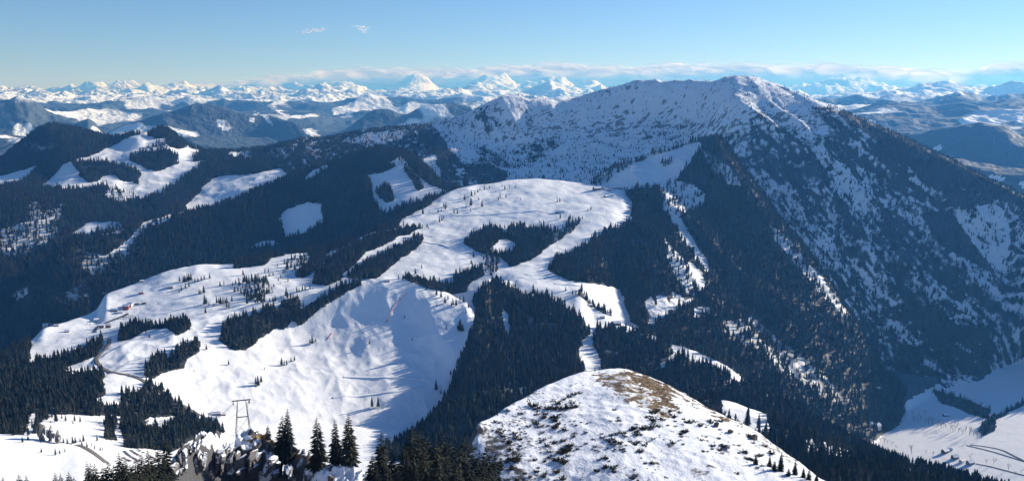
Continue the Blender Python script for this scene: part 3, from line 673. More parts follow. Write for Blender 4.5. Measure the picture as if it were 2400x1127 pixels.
# far country: woods low down, meadows between
alt = Z + CAM_H
for k, lo, hi, sc in (('rocky_massif', 500, 1850, 700), ('foothills', 300, 1900, 900), ('far_foothills', 300, 2000, 1100), ('snowy_hills', 300, 1650, 1700), ('high_alps', 300, 1300, 3000)):  # rocky_massif woods reach high, painting shade into its snowy face
    m = OWN == KI[k]
    n = fbm(X[m] / sc, Y[m] / sc, 4, 80 + KI[k])
    w = np.clip((hi - alt[m]) / 350, 0, 1)
    if k == 'far_foothills': n = n + .11 * np.clip((1500 - PXg[m]) / 200, 0, 1)
    if k == 'foothills': n = n + .035 * np.clip((1500 - PXg[m]) / 200, 0, 1)
    FOREST[m] = np.clip(w * (1.05 - np.clip((n - {'foothills': .53, 'rocky_massif': .60, 'far_foothills': .53, 'snowy_hills': .46, 'high_alps': .4}[k]) * 9, 0, 1)), 0, 1)
    ROCK[m] = np.clip((fbm(X[m] / (sc * .3), Y[m] / (sc * .3), 4, 90 + KI[k]) - .5) * 2, 0, .55)
for p in [[(2170, 345), (2195, 340), (2200, 352), (2185, 355)], [(2285, 415), (2330, 412), (2360, 424), (2330, 432), (2300, 425)], [(2375, 428), (2420, 428), (2420, 445), (2390, 440)],
          [(505, 280), (520, 282), (538, 300), (520, 308), (505, 295)], [(575, 278), (590, 285), (588, 292), (575, 286)], [(600, 265), (615, 270), (632, 295), (615, 290)],
          [(708, 300), (730, 302), (760, 322), (740, 325), (710, 310)], [(630, 254), (660, 258), (708, 278), (690, 276)], [(2040, 280), (2060, 285), (2056, 292), (2040, 288)]]:
    paint('foothills far_foothills', 0, p)
print('cover', round(time.time() - T0, 1))

# ------------------------------------------------------------------ materials
def new_mat(name):
    m = bpy.data.materials.new(name)
    m.use_nodes = True
    nt = m.node_tree
    return m, nt, nt.nodes['Principled BSDF']

def N(nt, t, **kw):
    n = nt.nodes.new(t)
    for k, v in kw.items(): setattr(n, k, v)
    return n

def noise(nt, scale, detail=4, rough=.55, vec=None):
    n = N(nt, 'ShaderNodeTexNoise')
    n.inputs['Scale'].default_value = scale
    n.inputs['Detail'].default_value = detail
    n.inputs['Roughness'].default_value = rough
    if vec is not None: nt.links.new(vec, n.inputs['Vector'])
    return n.outputs['Fac']

def math_(nt, op, a, b=None, clamp=False):
    n = N(nt, 'ShaderNodeMath', operation=op)
    n.use_clamp = clamp
    for i, v in enumerate((a, b)):
        if v is None: continue
        if isinstance(v, (int, float)): n.inputs[i].default_value = v
        else: nt.links.new(v, n.inputs[i])
    return n.outputs[0]

def mix(nt, f, a, b):
    n = N(nt, 'ShaderNodeMix', data_type='RGBA')
    for i, v in ((0, f), (6, a), (7, b)):
        if isinstance(v, tuple): n.inputs[i].default_value = v
        elif isinstance(v, (int, float)): n.inputs[i].default_value = v
        else: nt.links.new(v, n.inputs[i])
    return n.outputs[2]

def land_material(name, unit, floor=(.028, .030, .026, 1), rockc=((.20, .185, .175, 1), (.36, .34, .32, 1)), sharp=5.0, bump=.35, snowc=((.80, .83, .87, 1), (.90, .915, .935, 1))):
    """snow, rock, dead grass and wood floor; unit = size in metres of the finest visible grain"""
    m, nt, b = new_mat(name)
    g = N(nt, 'ShaderNodeNewGeometry')
    pos = g.outputs['Position']
    at = N(nt, 'ShaderNodeAttribute', attribute_name='cover')
    sp = N(nt, 'ShaderNodeSeparateColor'); nt.links.new(at.outputs['Color'], sp.inputs[0])
    n1 = noise(nt, .12 / unit, 5, .6, pos); n2 = noise(nt, .035 / unit, 4, .55, pos); n3 = noise(nt, .6 / unit, 3, .6, pos)
    snow = mix(nt, n2, *snowc)
    def fac(ch, nz, k=sharp, amt=.95):
        a = math_(nt, 'SUBTRACT', ch, .5)
        a = math_(nt, 'ADD', a, math_(nt, 'MULTIPLY', math_(nt, 'SUBTRACT', nz, .5), amt * 1.6))
        return math_(nt, 'ADD', math_(nt, 'MULTIPLY', a, k), .5, True)
    # steep ground sheds its snow
    nz = N(nt, 'ShaderNodeSeparateXYZ'); nt.links.new(g.outputs['Normal'], nz.inputs[0])
    steep = math_(nt, 'MULTIPLY', math_(nt, 'SUBTRACT', .80, nz.outputs[2], True), 1.5)
    rock_ch = math_(nt, 'ADD', sp.outputs[1], math_(nt, 'MULTIPLY', steep, sp.outputs[1]))
    rock = mix(nt, n3, *rockc)
    grass = mix(nt, n3, (.12, .075, .035, 1), (.24, .16, .075, 1))
    c = mix(nt, fac(rock_ch, n1), snow, rock)
    c = mix(nt, fac(sp.outputs[2], n1, 4), c, grass)
    fl = mix(nt, n1, floor, tuple(min(1, x * 1.7) for x in floor[:3]) + (1,))  # dark colour for undergrowth, with the shade under the trees painted in
    c = mix(nt, fac(sp.outputs[0], n1, 5, .5), c, fl)
    nt.links.new(c, b.inputs['Base Color'])
    b.inputs['Roughness'].default_value = .75
    b.inputs['Specular IOR Level'].default_value = .25
    bp = N(nt, 'ShaderNodeBump'); bp.inputs['Strength'].default_value = bump
    bp.inputs['Distance'].default_value = unit * 1.2
    hsum = math_(nt, 'ADD', math_(nt, 'MULTIPLY', n1, 2.0), n3)
    nt.links.new(hsum, bp.inputs['Height'])
    nt.links.new(bp.outputs[0], b.inputs['Normal'])
    return m

def plain(name, c, rough=.7, var=.25, scale=2.0, metal=0.0):
    m, nt, b = new_mat(name)
    tc = N(nt, 'ShaderNodeTexCoord')
    f = noise(nt, scale, 4, .6, tc.outputs['Object'])
    lo = tuple(x * (1 - var) for x in c) + (1,); hi = tuple(min(1, x * (1 + var)) for x in c) + (1,)
    nt.links.new(mix(nt, f, lo, hi), b.inputs['Base Color'])
    b.inputs['Roughness'].default_value = rough
    b.inputs['Metallic'].default_value = metal
    return m

M_near = land_material('near_ground', .5, bump=.45, rockc=((.030, .031, .035, 1), (.115, .113, .118, 1)))
M_mid = land_material('mid_ground', 3.0, bump=.16)
M_mtn = land_material('mountain_ground', 6.0, bump=.6, floor=(.04, .038, .034, 1), rockc=((.16, .155, .15, 1), (.34, .32, .30, 1)))
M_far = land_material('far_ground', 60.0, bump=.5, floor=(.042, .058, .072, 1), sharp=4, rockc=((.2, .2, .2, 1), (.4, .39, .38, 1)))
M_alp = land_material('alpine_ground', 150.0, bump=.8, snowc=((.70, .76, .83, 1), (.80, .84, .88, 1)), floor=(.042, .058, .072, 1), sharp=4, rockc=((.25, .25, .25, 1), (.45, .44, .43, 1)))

# ------------------------------------------------------------------ the land as meshes, one per landform
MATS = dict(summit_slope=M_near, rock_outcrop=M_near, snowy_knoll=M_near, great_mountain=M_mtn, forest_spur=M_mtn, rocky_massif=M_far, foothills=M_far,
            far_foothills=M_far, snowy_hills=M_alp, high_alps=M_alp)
NAMES = dict(summit_slope='ground', rock_outcrop='rocky_hillside', snowy_knoll='snowy_knoll_hillside', snow_shoulder='snow_shoulder_hillside', valley_meadow='meadow',
             bare_hill='bare_hill', village_slope='ski_slope_hillside', saddle_ridge='saddle_hillside', forest_flank='wooded_hillside', valley_floor='valley_ground',
             forest_spur='wooded_spur_hillside', left_hills='pasture_hills', forest_hill='wooded_hill', great_mountain='mountain', rocky_massif='rocky_mountain', foothills='foothills',
             far_foothills='distant_hills', snowy_hills='snowy_hills', high_alps='mountain_range')
vid = np.arange(NT * NR).reshape(NT, NR)
fown = OWN[:-1, :-1]
allco = np.stack([X, Y, Z + CAM_H], -1).reshape(-1, 3).astype(np.float32)
allcov = np.stack([FOREST, ROCK, GRASS, np.ones_like(ROCK)], -1).reshape(-1, 4).astype(np.float32)
# ground nothing could ever show from hereabouts is thinned out: drop cells far below the sight lines
vis = DEPTH[:-1, :-1] < np.maximum(120.0, 0.06 * RR[None, :-1])
for k in KEYS:
    ii, jj = np.nonzero((fown == KI[k]) & vis)
    if len(ii) == 0: continue
    q = np.stack([vid[ii, jj], vid[ii + 1, jj], vid[ii + 1, jj + 1], vid[ii, jj + 1]], -1)
    u, inv = np.unique(q.reshape(-1), return_inverse=True)
    me = bpy.data.meshes.new(NAMES[k])
    nv, nf = len(u), len(ii)
    me.vertices.add(nv); me.loops.add(nf * 4); me.polygons.add(nf)
    me.vertices.foreach_set('co', allco[u].reshape(-1))
    me.loops.foreach_set('vertex_index', inv.reshape(-1).astype(np.int32))
    me.polygons.foreach_set('loop_start', np.arange(0, nf * 4, 4, dtype=np.int32))
    me.polygons.foreach_set('loop_total', np.full(nf, 4, np.int32))
    me.polygons.foreach_set('use_smooth', np.ones(nf, bool))
    me.update()
    a = me.color_attributes.new('cover', 'FLOAT_COLOR', 'POINT')
    a.data.foreach_set('color', allcov[u].reshape(-1))
    me.materials.append(MATS.get(k, M_mid))
    tag(link(bpy.data.objects.new(NAMES[k], me)), kind='structure')
print('meshes', round(time.time() - T0, 1), 'faces', int(vis.sum()))
# ------------------------------------------------------------------ trees: meshes
rng = np.random.default_rng(7)
def needle_mat(name, c1, c2):
    m, nt, b = new_mat(name)
    oi = N(nt, 'ShaderNodeObjectInfo')
    g = N(nt, 'ShaderNodeNewGeometry')
    n = noise(nt, .8, 3, .6, g.outputs['Position'])
    f = math_(nt, 'ADD', math_(nt, 'MULTIPLY', oi.outputs['Random'], .65), math_(nt, 'MULTIPLY', n, .35))
    f = math_(nt, 'POWER', f, 1.7)
    nt.links.new(mix(nt, f, c1, c2), b.inputs['Base Color'])
    b.inputs['Roughness'].default_value = .8
    b.inputs['Specular IOR Level'].default_value = .15
    return m
M_needle = needle_mat('spruce_needles', (.008, .013, .011, 1), (.042, .045, .027, 1))
M_mugo = needle_mat('dwarf_pine_needles', (.028, .032, .018, 1), (.075, .062, .036, 1))
M_bark = plain('bark', (.07, .05, .038), .9, .3, 3)
M_twig = plain('bare_twigs', (.052, .042, .037), .9, .3, .5)
M_trunk_grey = plain('grey_bark', (.12, .105, .09), .9, .3, 2)

def star_tier(v, f, z0, z1, r, n, rg, droop=.12):
    b = len(v)
    v.append((0, 0, z1))
    a0 = rg.uniform(0, 6.28)
    for i in range(2 * n):
        a = a0 + math.pi * i / n + rg.uniform(-.12, .12)
        q = r * (rg.uniform(.82, 1.15) if i % 2 == 0 else rg.uniform(.45, .62))
        v.append((q * math.cos(a), q * math.sin(a), z0 - (droop * r if i % 2 == 0 else -droop * r)))
    for i in range(2 * n):
        f.append((b, b + 1 + i, b + 1 + (i + 1) % (2 * n)))

def simple_spruce(name, tiers, n, rg, slim=.19):
    """unit-high spruce: star-shaped tiers of drooping boughs round a thin stem"""
    v, f = [], []
    zs = np.linspace(.10, .90, tiers)
    for i, z in enumerate(zs):
        r = slim * (1 - z) ** .8 * rg.uniform(.85, 1.15)
        star_tier(v, f, z, min(1, z + (1.75 - .5 * z) / tiers), r, n, rg)
    k = len(f)
    mb = MB(); mb.v, mb.f, mb.m = [tuple(x) for x in v], f, [0] * k
    mb.tube((0, 0, -.06), (0, 0, .5), .014, .006, 5, 1)
    me = bpy.data.meshes.new(name)
    me.from_pydata(mb.v, [], mb.f); me.materials.append(M_needle); me.materials.append(M_bark)
    me.polygons.foreach_set('material_index', mb.m); me.update()
    return me

def crown_mesh(name, h, rbase, whorls, per, rg, bare=0.0):
    """a near spruce crown: whorls of drooping boughs with side twigs; metres"""
    v, f = [], []
    def tri(*p):
        b = len(v); v.extend(p); f.append(tuple(range(b, b + len(p))))
    for w in range(whorls):
        t = w / (whorls - 1)
        z = h * (.07 + bare + (.93 - bare) * t)
        Lr = rbase * ((1 - t) ** .75) * (1.0 if t > .08 else .85) + .10
        k = max(4, int(per * (1 - .35 * t)))
        a0 = rg.uniform(0, 6.28)
        for i in range(k):
            a = a0 + 2 * math.pi * i / k + rg.uniform(-.25, .25)
            L_ = Lr * rg.uniform(.6, 1.18)
            dz = rg.uniform(-.05, .05) * h / whorls * 6
            c, s = math.cos(a), math.sin(a)
            def P(r, side, up): return (r * c - side * s, r * s + side * c, z + dz + up)
            up = (.10 if t > .6 else -.12)
            root = P(0, 0, .02 * L_)
            m1 = P(.5 * L_, .20 * L_, -.16 * L_ + up * L_ * .3); m2 = P(.5 * L_, -.20 * L_, -.16 * L_ + up * L_ * .3)
            rid = P(.5 * L_, 0, -.02 * L_ + up * L_ * .4)
            tip = P(L_, rg.uniform(-.08, .08) * L_, -.24 * L_ + up * L_)
            tri(root, m1, rid); tri(root, rid, m2); tri(m1, tip, rid); tri(rid, tip, m2)
            for q, sd_ in ((.38, 1), (.62, -1), (.72, 1), (.45, -1)):        # side twigs
                l2 = L_ * rg.uniform(.20, .34)
                p0 = P(q * L_ - .08 * L_, 0, -.06 * L_ + up * L_ * q); p1 = P(q * L_ + .06 * L_, 0, -.10 * L_ + up * L_ * q)
                p2 = P(q * L_ + .15 * L_, sd_ * l2, -.22 * L_ - .1 * l2 + up * L_ * q)
                tri(p0, p1, p2)
    tri((0.05, 0, h * .95), (-.05, .04, h * .95), (0, 0, h * 1.03))
    tri((0, .05, h * .95), (.03, -.05, h * .95), (0, 0, h * 1.03))
    me = bpy.data.meshes.new(name)
    me.from_pydata(v, [], f); me.materials.append(M_needle); me.update()
    return me

def trunk_mesh(name, h, r, mat=None):
    mb = MB()
    mb.tube((0, 0, -1.2), (0, 0, h * .45), r, r * .62, 8)
    mb.tube((0, 0, h * .45), (0, 0, h * .97), r * .62, r * .08, 7)
    me = bpy.data.meshes.new(name); me.from_pydata(mb.v, [], mb.f); me.materials.append(mat or M_bark); me.update()
    return me

def bare_tree_mesh(name, rg, levels=4):
    """unit-high leafless tree: forking limbs"""
    mb = MB()
    def grow(p, d, l, r, lev):
        q = p + d * l
        mb.tube(p, q, r, r * .6, 4 if lev > 1 else 3, 0, False)
        if lev == 0: return
        for _ in range(3 if lev > 1 else 4):
            nd = (d + Vector((rg.uniform(-1, 1), rg.uniform(-1, 1), rg.uniform(-.15, .75))) * .75).normalized()
            grow(p + d * l * rg.uniform(.45, 1.0), nd, l * rg.uniform(.55, .8), r * .55, lev - 1)
    grow(Vector((0, 0, -.05)), Vector((0, 0, 1)), .42, .020, levels)
    zm = max(v[2] for v in mb.v)
    me = bpy.data.meshes.new(name)
    me.from_pydata([(x / zm, y / zm, z / zm) for x, y, z in mb.v], [], mb.f); me.materials.append(M_twig); me.update()
    return me

pr = random.Random(3)
FAR_MESH = [simple_spruce('spruce_tree', 4, 5, pr, s) for s in (.23, .19, .26)]
MID_MESH = [simple_spruce('spruce_tree', 9, 7, pr, s) for s in (.23, .19, .26, .21)]
BARE_MESH = [bare_tree_mesh('bare_tree', pr, 4) for _ in range(3)]
BARE_FAR = bare_tree_mesh('bare_tree', pr, 3)
proto = [bpy.data.objects.new('spruce_tree', m) for m in FAR_MESH] + [bpy.data.objects.new('bare_tree', BARE_FAR)]

# ------------------------------------------------------------------ forests: one mass per landform
def scatter_group(name, protos):
    ng = bpy.data.node_groups.new(name, 'GeometryNodeTree')
    ng.interface.new_socket('Geometry', in_out='INPUT', socket_type='NodeSocketGeometry')
    ng.interface.new_socket('Geometry', in_out='OUTPUT', socket_type='NodeSocketGeometry')
    gi = ng.nodes.new('NodeGroupInput'); go = ng.nodes.new('NodeGroupOutput')
    join = ng.nodes.new('GeometryNodeJoinGeometry')
    def attr(n, t):
        a = ng.nodes.new('GeometryNodeInputNamedAttribute'); a.data_type = t; a.inputs[0].default_value = n
        return a.outputs[0]
    kind, size, spin = attr('kind_no', 'INT'), attr('size', 'FLOAT_VECTOR'), attr('spin', 'FLOAT_VECTOR')
    for i, p in enumerate(protos):
        oi = ng.nodes.new('GeometryNodeObjectInfo'); oi.inputs['Object'].default_value = p
        oi.inputs['As Instance'].default_value = True
        cmp_ = ng.nodes.new('FunctionNodeCompare'); cmp_.data_type = 'INT'; cmp_.operation = 'EQUAL'
        ng.links.new(kind, cmp_.inputs[2]); cmp_.inputs[3].default_value = i
        io = ng.nodes.new('GeometryNodeInstanceOnPoints')
        ng.links.new(gi.outputs[0], io.inputs['Points'])
        ng.links.new(cmp_.outputs[0], io.inputs['Selection'])
        ng.links.new(oi.outputs['Geometry'], io.inputs['Instance'])
        ng.links.new(spin, io.inputs['Rotation'])
        ng.links.new(size, io.inputs['Scale'])
        ng.links.new(io.outputs[0], join.inputs[0])
    ng.links.new(join.outputs[0], go.inputs[0])
    return ng

def scatter(name, ng, pts, size, spin, kind, label):
    me = bpy.data.meshes.new(name)
    me.vertices.add(len(pts))
    me.vertices.foreach_set('co', np.asarray(pts, np.float32).reshape(-1))
    for an, t, key, d in (('size', 'FLOAT_VECTOR', 'vector', size), ('spin', 'FLOAT_VECTOR', 'vector', spin), ('kind_no', 'INT', 'value', kind)):
        a = me.attributes.new(an, t, 'POINT')
        a.data.foreach_set(key, np.asarray(d, np.int32 if t == 'INT' else np.float32).reshape(-1))
    me.update()
    o = link(bpy.data.objects.new(name, me))
    md = o.modifiers.new('scatter', 'NODES'); md.node_group = ng
    return tag(o, label, kind='stuff')

NG_TREES = scatter_group('tree_scatter', proto)
DTH = TH[1] - TH[0]
DR = np.gradient(RR)
AREA = (RR * DR * DTH)[None, :] * np.ones((NT, 1))
#              spacing, tree height lo/hi, share of bare trees, label
WOODS = dict(
    bare_hill=(5.6, 11, 19, .12, 'dark spruce wood on the flanks of the bare snow hill'),
    village_slope=(5.6, 11, 19, .10, 'belts and clumps of dark spruce across the ski slopes'),
    valley_meadow=(5.8, 10, 18, .1, 'dark wood on the valley meadow'),
    saddle_ridge=(6.3, 14, 23, .2, 'dense dark spruce forest below the snowy saddle'),
    forest_flank=(6.0, 12, 20, .3, 'dark mixed wood on the slope right of the snowy knoll'),
    forest_spur=(7.0, 13, 23, .10, 'dark forest covering the long wooded spur'),
    valley_floor=(6.0, 9, 16, .75, 'woods and hedges along the snowy valley fields'),
    left_hills=(7.5, 14, 24, .14, 'dark forest around the far left pastures'),
    forest_hill=(7.0, 14, 24, .12, 'dark forest on the hill left of the plateau'),
    great_mountain=(7.6, 10, 19, .22, 'open forest on the flanks of the big mountain'),
)
edge_n = fbm(X / 25, Y / 25, 3, 101)
near_pool = []
n_trees = 0
for k, (sp_, hlo, hhi, bare, label) in WOODS.items():
    m = (OWN == KI[k]) & (FOREST > .02) & (DEPTH < 45) & (RR[None, :] < 5200)
    ii, jj = np.nonzero(m)
    fo = FOREST[ii, jj]
    if k == 'great_mountain': fo = np.minimum(1, fo * 1.1)
    lam = AREA[ii, jj] / sp_ ** 2 * np.where(fo > .8, fo, fo * (.45 + 1.1 * edge_n[ii, jj]) * .9)
    lam = lam * np.clip(.35 + 1.35 * edge_n[ii, jj], .5, 1.15)
    cnt = rng.poisson(lam)
    ii = np.repeat(ii, cnt); jj = np.repeat(jj, cnt)
    t = TH[ii] + (rng.random(len(ii)) - .5) * DTH
    r = RR[jj] + (rng.random(len(ii)) - .5) * DR[jj]
    x, y = r * np.sin(t), r * np.cos(t)
    z = height(x, y) + CAM_H
    hgt = hlo * .8 + (hhi * 1.1 - hlo * .8) * rng.random(len(x)) ** 1.3
    patch = fbm(x / 90, y / 90, 3, 103)
    hgt *= .75 + .5 * patch
    if k == 'great_mountain':
        hgt *= np.clip(1.15 - (z - 1150) / 900, .4, 1.1)
    kind = rng.integers(0, 3, len(x))
    isb = rng.random(len(x)) < bare * np.clip((patch - .38) * 6, 0, 2)
    kind[isb] = 3
    w = rng.uniform(.8, 1.25, len(x))
    size = np.stack([hgt * w, hgt * w, hgt], -1)
    size[isb] *= .8
    spin = np.stack([np.zeros(len(x)), np.zeros(len(x)), rng.uniform(0, 6.28, len(x))], -1)
    scatter('forest', NG_TREES, np.stack([x, y, z - .4], -1), size, spin, kind, label)
    n_trees += len(x)
print('forest', round(time.time() - T0, 1), n_trees)
# ------------------------------------------------------------------ single trees
def ground(x, y): return float(height(np.array([x]), np.array([y]))[0]) + CAM_H

spruce_n = 0
def lone_spruce(px, py, hpx, label, group):
    global spruce_n
    x, y, z, r = hit(px, py, 420)
    h = max(4.0, hpx * r / F_PX * 1.06)
    o = bpy.data.objects.new('spruce_tree', MID_MESH[spruce_n % 4])
    w = rr.uniform(.85, 1.2)
    if h > 30: w *= 1.1
    o.location = (x, y, z - .25); o.scale = (h * w, h * w, h); o.rotation_euler = (rr.uniform(-.03, .03), rr.uniform(-.03, .03), rr.uniform(0, 6.28))
    link(o); spruce_n += 1
    return tag(o, label, 'tree', group)
rr = random.Random(11)

SINGLES = [
 ('small spruce on the sunlit bottom left snow shoulder', 'small spruces on the snow shoulder',
  [(97, 1059, 10), (130, 1066, 17), (140, 1062, 9), (152, 1058, 9), (95, 1037, 8), (53, 1036, 14)]),
 ('spruce beside the grey road through the lower meadow', 'spruces along the lower road',
  [(149, 1038, 13), (158, 1040, 14), (171, 1039, 17), (177, 1038, 15), (188, 1035, 10), (192, 1045, 12), (196, 1034, 17), (204, 1048, 13), (222, 1051, 10), (235, 1055, 10), (228, 1032, 14), (240, 1055, 9), (215, 1044, 8), (66, 1030, 13)]),
 ('spruce in the tight clump on the lower meadow', 'clump on the lower meadow',
  [(251, 1027, 33), (259, 1026, 31), (267, 1025, 28), (262, 993, 18), (256, 1024, 26)]),
 ('dark spruce at the back edge of the lower meadow', 'spruces at the meadow back edge',
  [(188, 988, 14), (171, 993, 8), (175, 986, 15), (154, 986, 14), (132, 988, 26), (110, 984, 20), (119, 990, 5), (122, 978, 12), (145, 980, 10)]),
 ('spruce on the meadow left of the grey rock spires', 'spruces left of the rock spires',
  [(49, 1000, 26), (18, 1013, 26), (9, 1013, 16), (34, 1020, 30), (67, 1019, 20), (60, 1012, 26), (27, 1008, 20), (76, 1004, 22), (84, 1012, 18)]),
 ('spruce in the loose group above the village', 'upper left group on the ski slope',
  [(421, 660, 13), (430, 661, 15), (439, 659, 20), (448, 657, 18), (425, 682, 13), (420, 686, 10), (435, 676, 13), (443, 673, 15), (457, 661, 10), (464, 660, 11), (472, 658, 12), (479, 656, 13), (491.6, 653, 14), (434, 660, 16), (443, 658, 17)]),
 ('spruce standing apart on the middle of the ski slope', 'spruces apart on the ski slope',
  [(516, 671, 12), (525, 668, 12), (467, 688, 11), (478, 687, 18), (480, 714, 24), (490, 717, 10), (482, 734, 15), (502, 718, 9), (471, 687, 9), (484, 712, 17)]),
 ('spruce in the row below the big central grove', 'row on the ski slope',
  [(508, 711, 17), (517, 713, 18), (523, 712, 17), (532, 710, 15), (537, 723, 15), (532, 721, 12), (544, 707, 15), (513, 711, 15), (528, 711, 14)]),
 ('spruce in the central grove on the ski slope', 'central grove on the ski slope',
  [(570, 645, 14), (545, 669, 9), (552, 665, 11), (561, 671, 21), (550, 685, 14), (558, 682, 13), (569, 676, 12), (578, 675, 11), (570, 664, 19), (579, 665, 21), (591, 662, 21), (598, 667, 26), (605, 661, 21), (616, 661, 13), (626, 663, 10), (574, 662, 20), (584, 664, 19), (601, 663, 22), (567, 688, 5), (609, 664, 16)]),
 ('spruce scattered on the sunny pasture right of the central grove', 'spruces on the sunny pasture',
  [(621, 640, 12), (629, 638, 10), (631, 648, 10), (640, 646, 10), (653, 658, 8), (658, 651, 9), (675, 660, 10), (642, 672, 9), (657, 665, 5), (626, 681, 9), (650, 625, 9)]),
 ('spruce in the small row high on the ski slope', 'high row on the ski slope',
  [(667, 618, 11), (675, 617, 13), (684, 615, 9), (671, 618, 10), (698, 650, 19), (694, 646, 14), (704, 650, 14)]),
 ('spruce in the dense grove above the ridge track left of the bare hill', 'grove above the ridge track',
  [(579, 713, 21), (590, 704, 21), (598, 699, 21), (609, 701, 23), (617, 688, 18), (613, 710, 24), (619, 709, 24), (632, 707, 10), (645, 706, 15), (603, 697, 22), (594, 701, 18), (585, 706, 18), (640, 706, 12), (606, 706, 20)]),
 ('spruce in the row along the ridge track', 'row along the ridge track',
  [(659, 700, 9), (671, 695, 22), (696, 686, 15), (709, 681, 15), (715, 680, 13), (727, 678, 12), (701, 684, 10)]),
 ('spruce just behind the crest of the bare hill', 'spruces behind the bare hill crest',
  [(973.6, 643, 16), (988.6, 630, 12), (934, 653, 10), (943.5, 656, 12)]),
 ('spruce on the right shoulder of the bare snow hill', 'spruces on the hill shoulder',
  [(1023, 693, 19), (1034, 698, 22), (1000, 679, 10), (1014, 678, 12), (982, 669, 8), (1043, 711, 18), (1062, 716, 21), (1069, 717, 19), (1058, 717, 11), (1087, 709, 19), (1092, 734, 14), (1024, 718, 9), (1078, 705, 13), (1050, 702, 12), (1098, 722, 12)]),
 ('spruce in the stand on the right flank of the bare hill', 'stand on the right flank',
  [(1079, 777, 31), (1072, 770, 13), (1085, 777, 21), (1046, 771, 12), (1076, 774, 22)]),
 ('small lone spruce on the open face of the bare hill', 'lone spruces on the hill face',
  [(948, 746, 10), (907, 754, 9), (866, 806, 12), (966, 798, 8)]),
 ('spruce in the crest row of the bare hill', 'crest row of the bare hill',
  [(845, 670, 19), (827, 675, 14), (819, 680, 18), (838, 671, 16), (833, 673, 14), (812, 683, 17), (806, 684, 19), (800, 686, 16)]),
 ('dark spruce hanging on the left face of the bare hill', 'spruces on the left hill face',
  [(732, 806, 22), (660, 856, 19), (672, 855, 13), (690, 845, 13), (682, 848, 12), (605, 905, 26), (612, 895, 16), (620, 866, 7), (697, 756, 23), (692, 755, 25), (725, 740, 30), (600, 902, 20), (666, 856, 15), (740, 800, 9), (727, 804, 12)]),
 ('one of the two spruces side by side below the bare hill', 'pair at the foot of the bare hill',
  [(872, 954, 27), (886, 954, 27)]),
 ('spruce along the lower right edge of the bare hill', 'lower right edge of the bare hill',
  [(1022, 914, 27), (1033, 923, 13), (1084, 947, 21), (1056, 878, 14), (1045, 990, 23), (1076, 977, 17), (1094, 965, 13), (1024, 1000, 15), (1004, 1010, 21)]),
 ('spruce below the dark grove at the front of the snowy plateau', 'spruces at the plateau front',
  [(1110, 604, 18), (1105, 619, 11), (1139, 624, 18), (1150, 629, 19), (1156, 629, 18), (1104, 618, 9), (1183, 535, 10), (1146, 628, 13), (1128, 600, 12)]),
 ('lone spruce on the open snow left of the bare hill foot', 'lone spruces at the left foot',
  [(536, 855, 13), (484, 819, 13), (350, 791, 10), (342, 781, 9), (455, 870, 6)]),
 ('spruce at the left rim of the snowy plateau', 'spruces at the plateau rim',
  [(946, 530, 15), (991, 503, 19), (1001, 534, 11), (1004, 538, 9), (1030, 522, 16), (1036, 518, 12), (1040, 513, 9), (1020, 521, 7)]),
 ('small spruce scattered on the left half of the snowy plateau', 'spruces on the plateau',
  [(1027, 499, 10), (1034, 497, 8), (1040, 486, 11), (1044, 492, 17), (1047, 486, 8), (1064, 500, 12), (1072, 501, 11), (1092, 490, 10), (1089, 470, 15), (1104, 483, 20), (1103, 497, 10), (1122, 470, 8), (1130, 486, 18), (1105, 461, 16), (1113, 458, 11), (1120, 452, 11), (1125, 447, 9), (1135, 446, 15), (1147, 442, 8), (1172, 463, 10), (1168, 469, 9), (1186, 464, 11), (1162, 450, 5), (1177, 438, 7), (1183, 445, 12), (1194, 442, 9), (1208, 441, 7), (1220, 470, 7)]),
 ('lone spruce on the right half of the snowy plateau', 'lone spruces on the right of the plateau',
  [(1312, 473, 10), (1306, 473, 9), (1385, 492, 11), (1378, 495, 7), (1313, 513, 14), (1357, 518, 14), (1365, 514, 11), (1265, 523, 8)]),
 ('spruce on the snowy saddle beside the piste', 'spruces on the saddle',
  [(1326, 682, 11), (1342, 690, 12), (1350, 692, 13), (1309, 708, 15), (1313, 708, 15), (1400.6, 769, 25)]),
 ('spruce in the snowy clearing on the wooded spur', 'spruces in the spur clearing',
  [(1591, 720, 24), (1537, 716, 21), (1582, 698, 15), (1621, 714, 22)]),
 ('one of the two dark spruces on the snowfield behind the knoll', 'pair behind the knoll',
  [(1751, 1000, 50), (1778, 1006, 38)]),
]
ORD = 'first second third fourth fifth sixth seventh eighth ninth tenth eleventh twelfth thirteenth fourteenth fifteenth sixteenth seventeenth eighteenth nineteenth twentieth'.split()
def numbered(label, i, n):
    """tells a member of a row by its place counted from the left"""
    if n < 2 or n > 20 or 'spruce' not in label or 'one of the two' in label:
        return label.replace('one of the two spruces', 'left one of the two spruces' if i == 0 else 'right one of the two spruces').replace('one of the two dark spruces', 'left one of the two dark spruces' if i == 0 else 'right one of the two dark spruces') if 'one of the two' in label else label
    w = 'last' if i == n - 1 else ORD[i]
    full = label.replace('spruce', w + ' spruce from the left', 1)
    return full if len(full.split()) <= 16 else label.replace('spruce', w + ' spruce', 1)
n_single = 0
for label, group, pts in SINGLES:
    for i, (px, py, hpx) in enumerate(sorted(pts)):
        lone_spruce(px, py, hpx, numbered(label, i, len(pts)), group); n_single += 1

# near spruces, each with trunk and crown --------------------------------
NEAR = []
for i, (h, rb, wh, per) in enumerate([(15, 3.1, 26, 13), (13, 2.8, 24, 12), (17, 3.2, 28, 13), (9, 2.2, 19, 11)]):
    NEAR.append((h, crown_mesh('crown', h, rb, wh, per, random.Random(40 + i)), trunk_mesh('trunk', h, .20 if h > 10 else .13)))

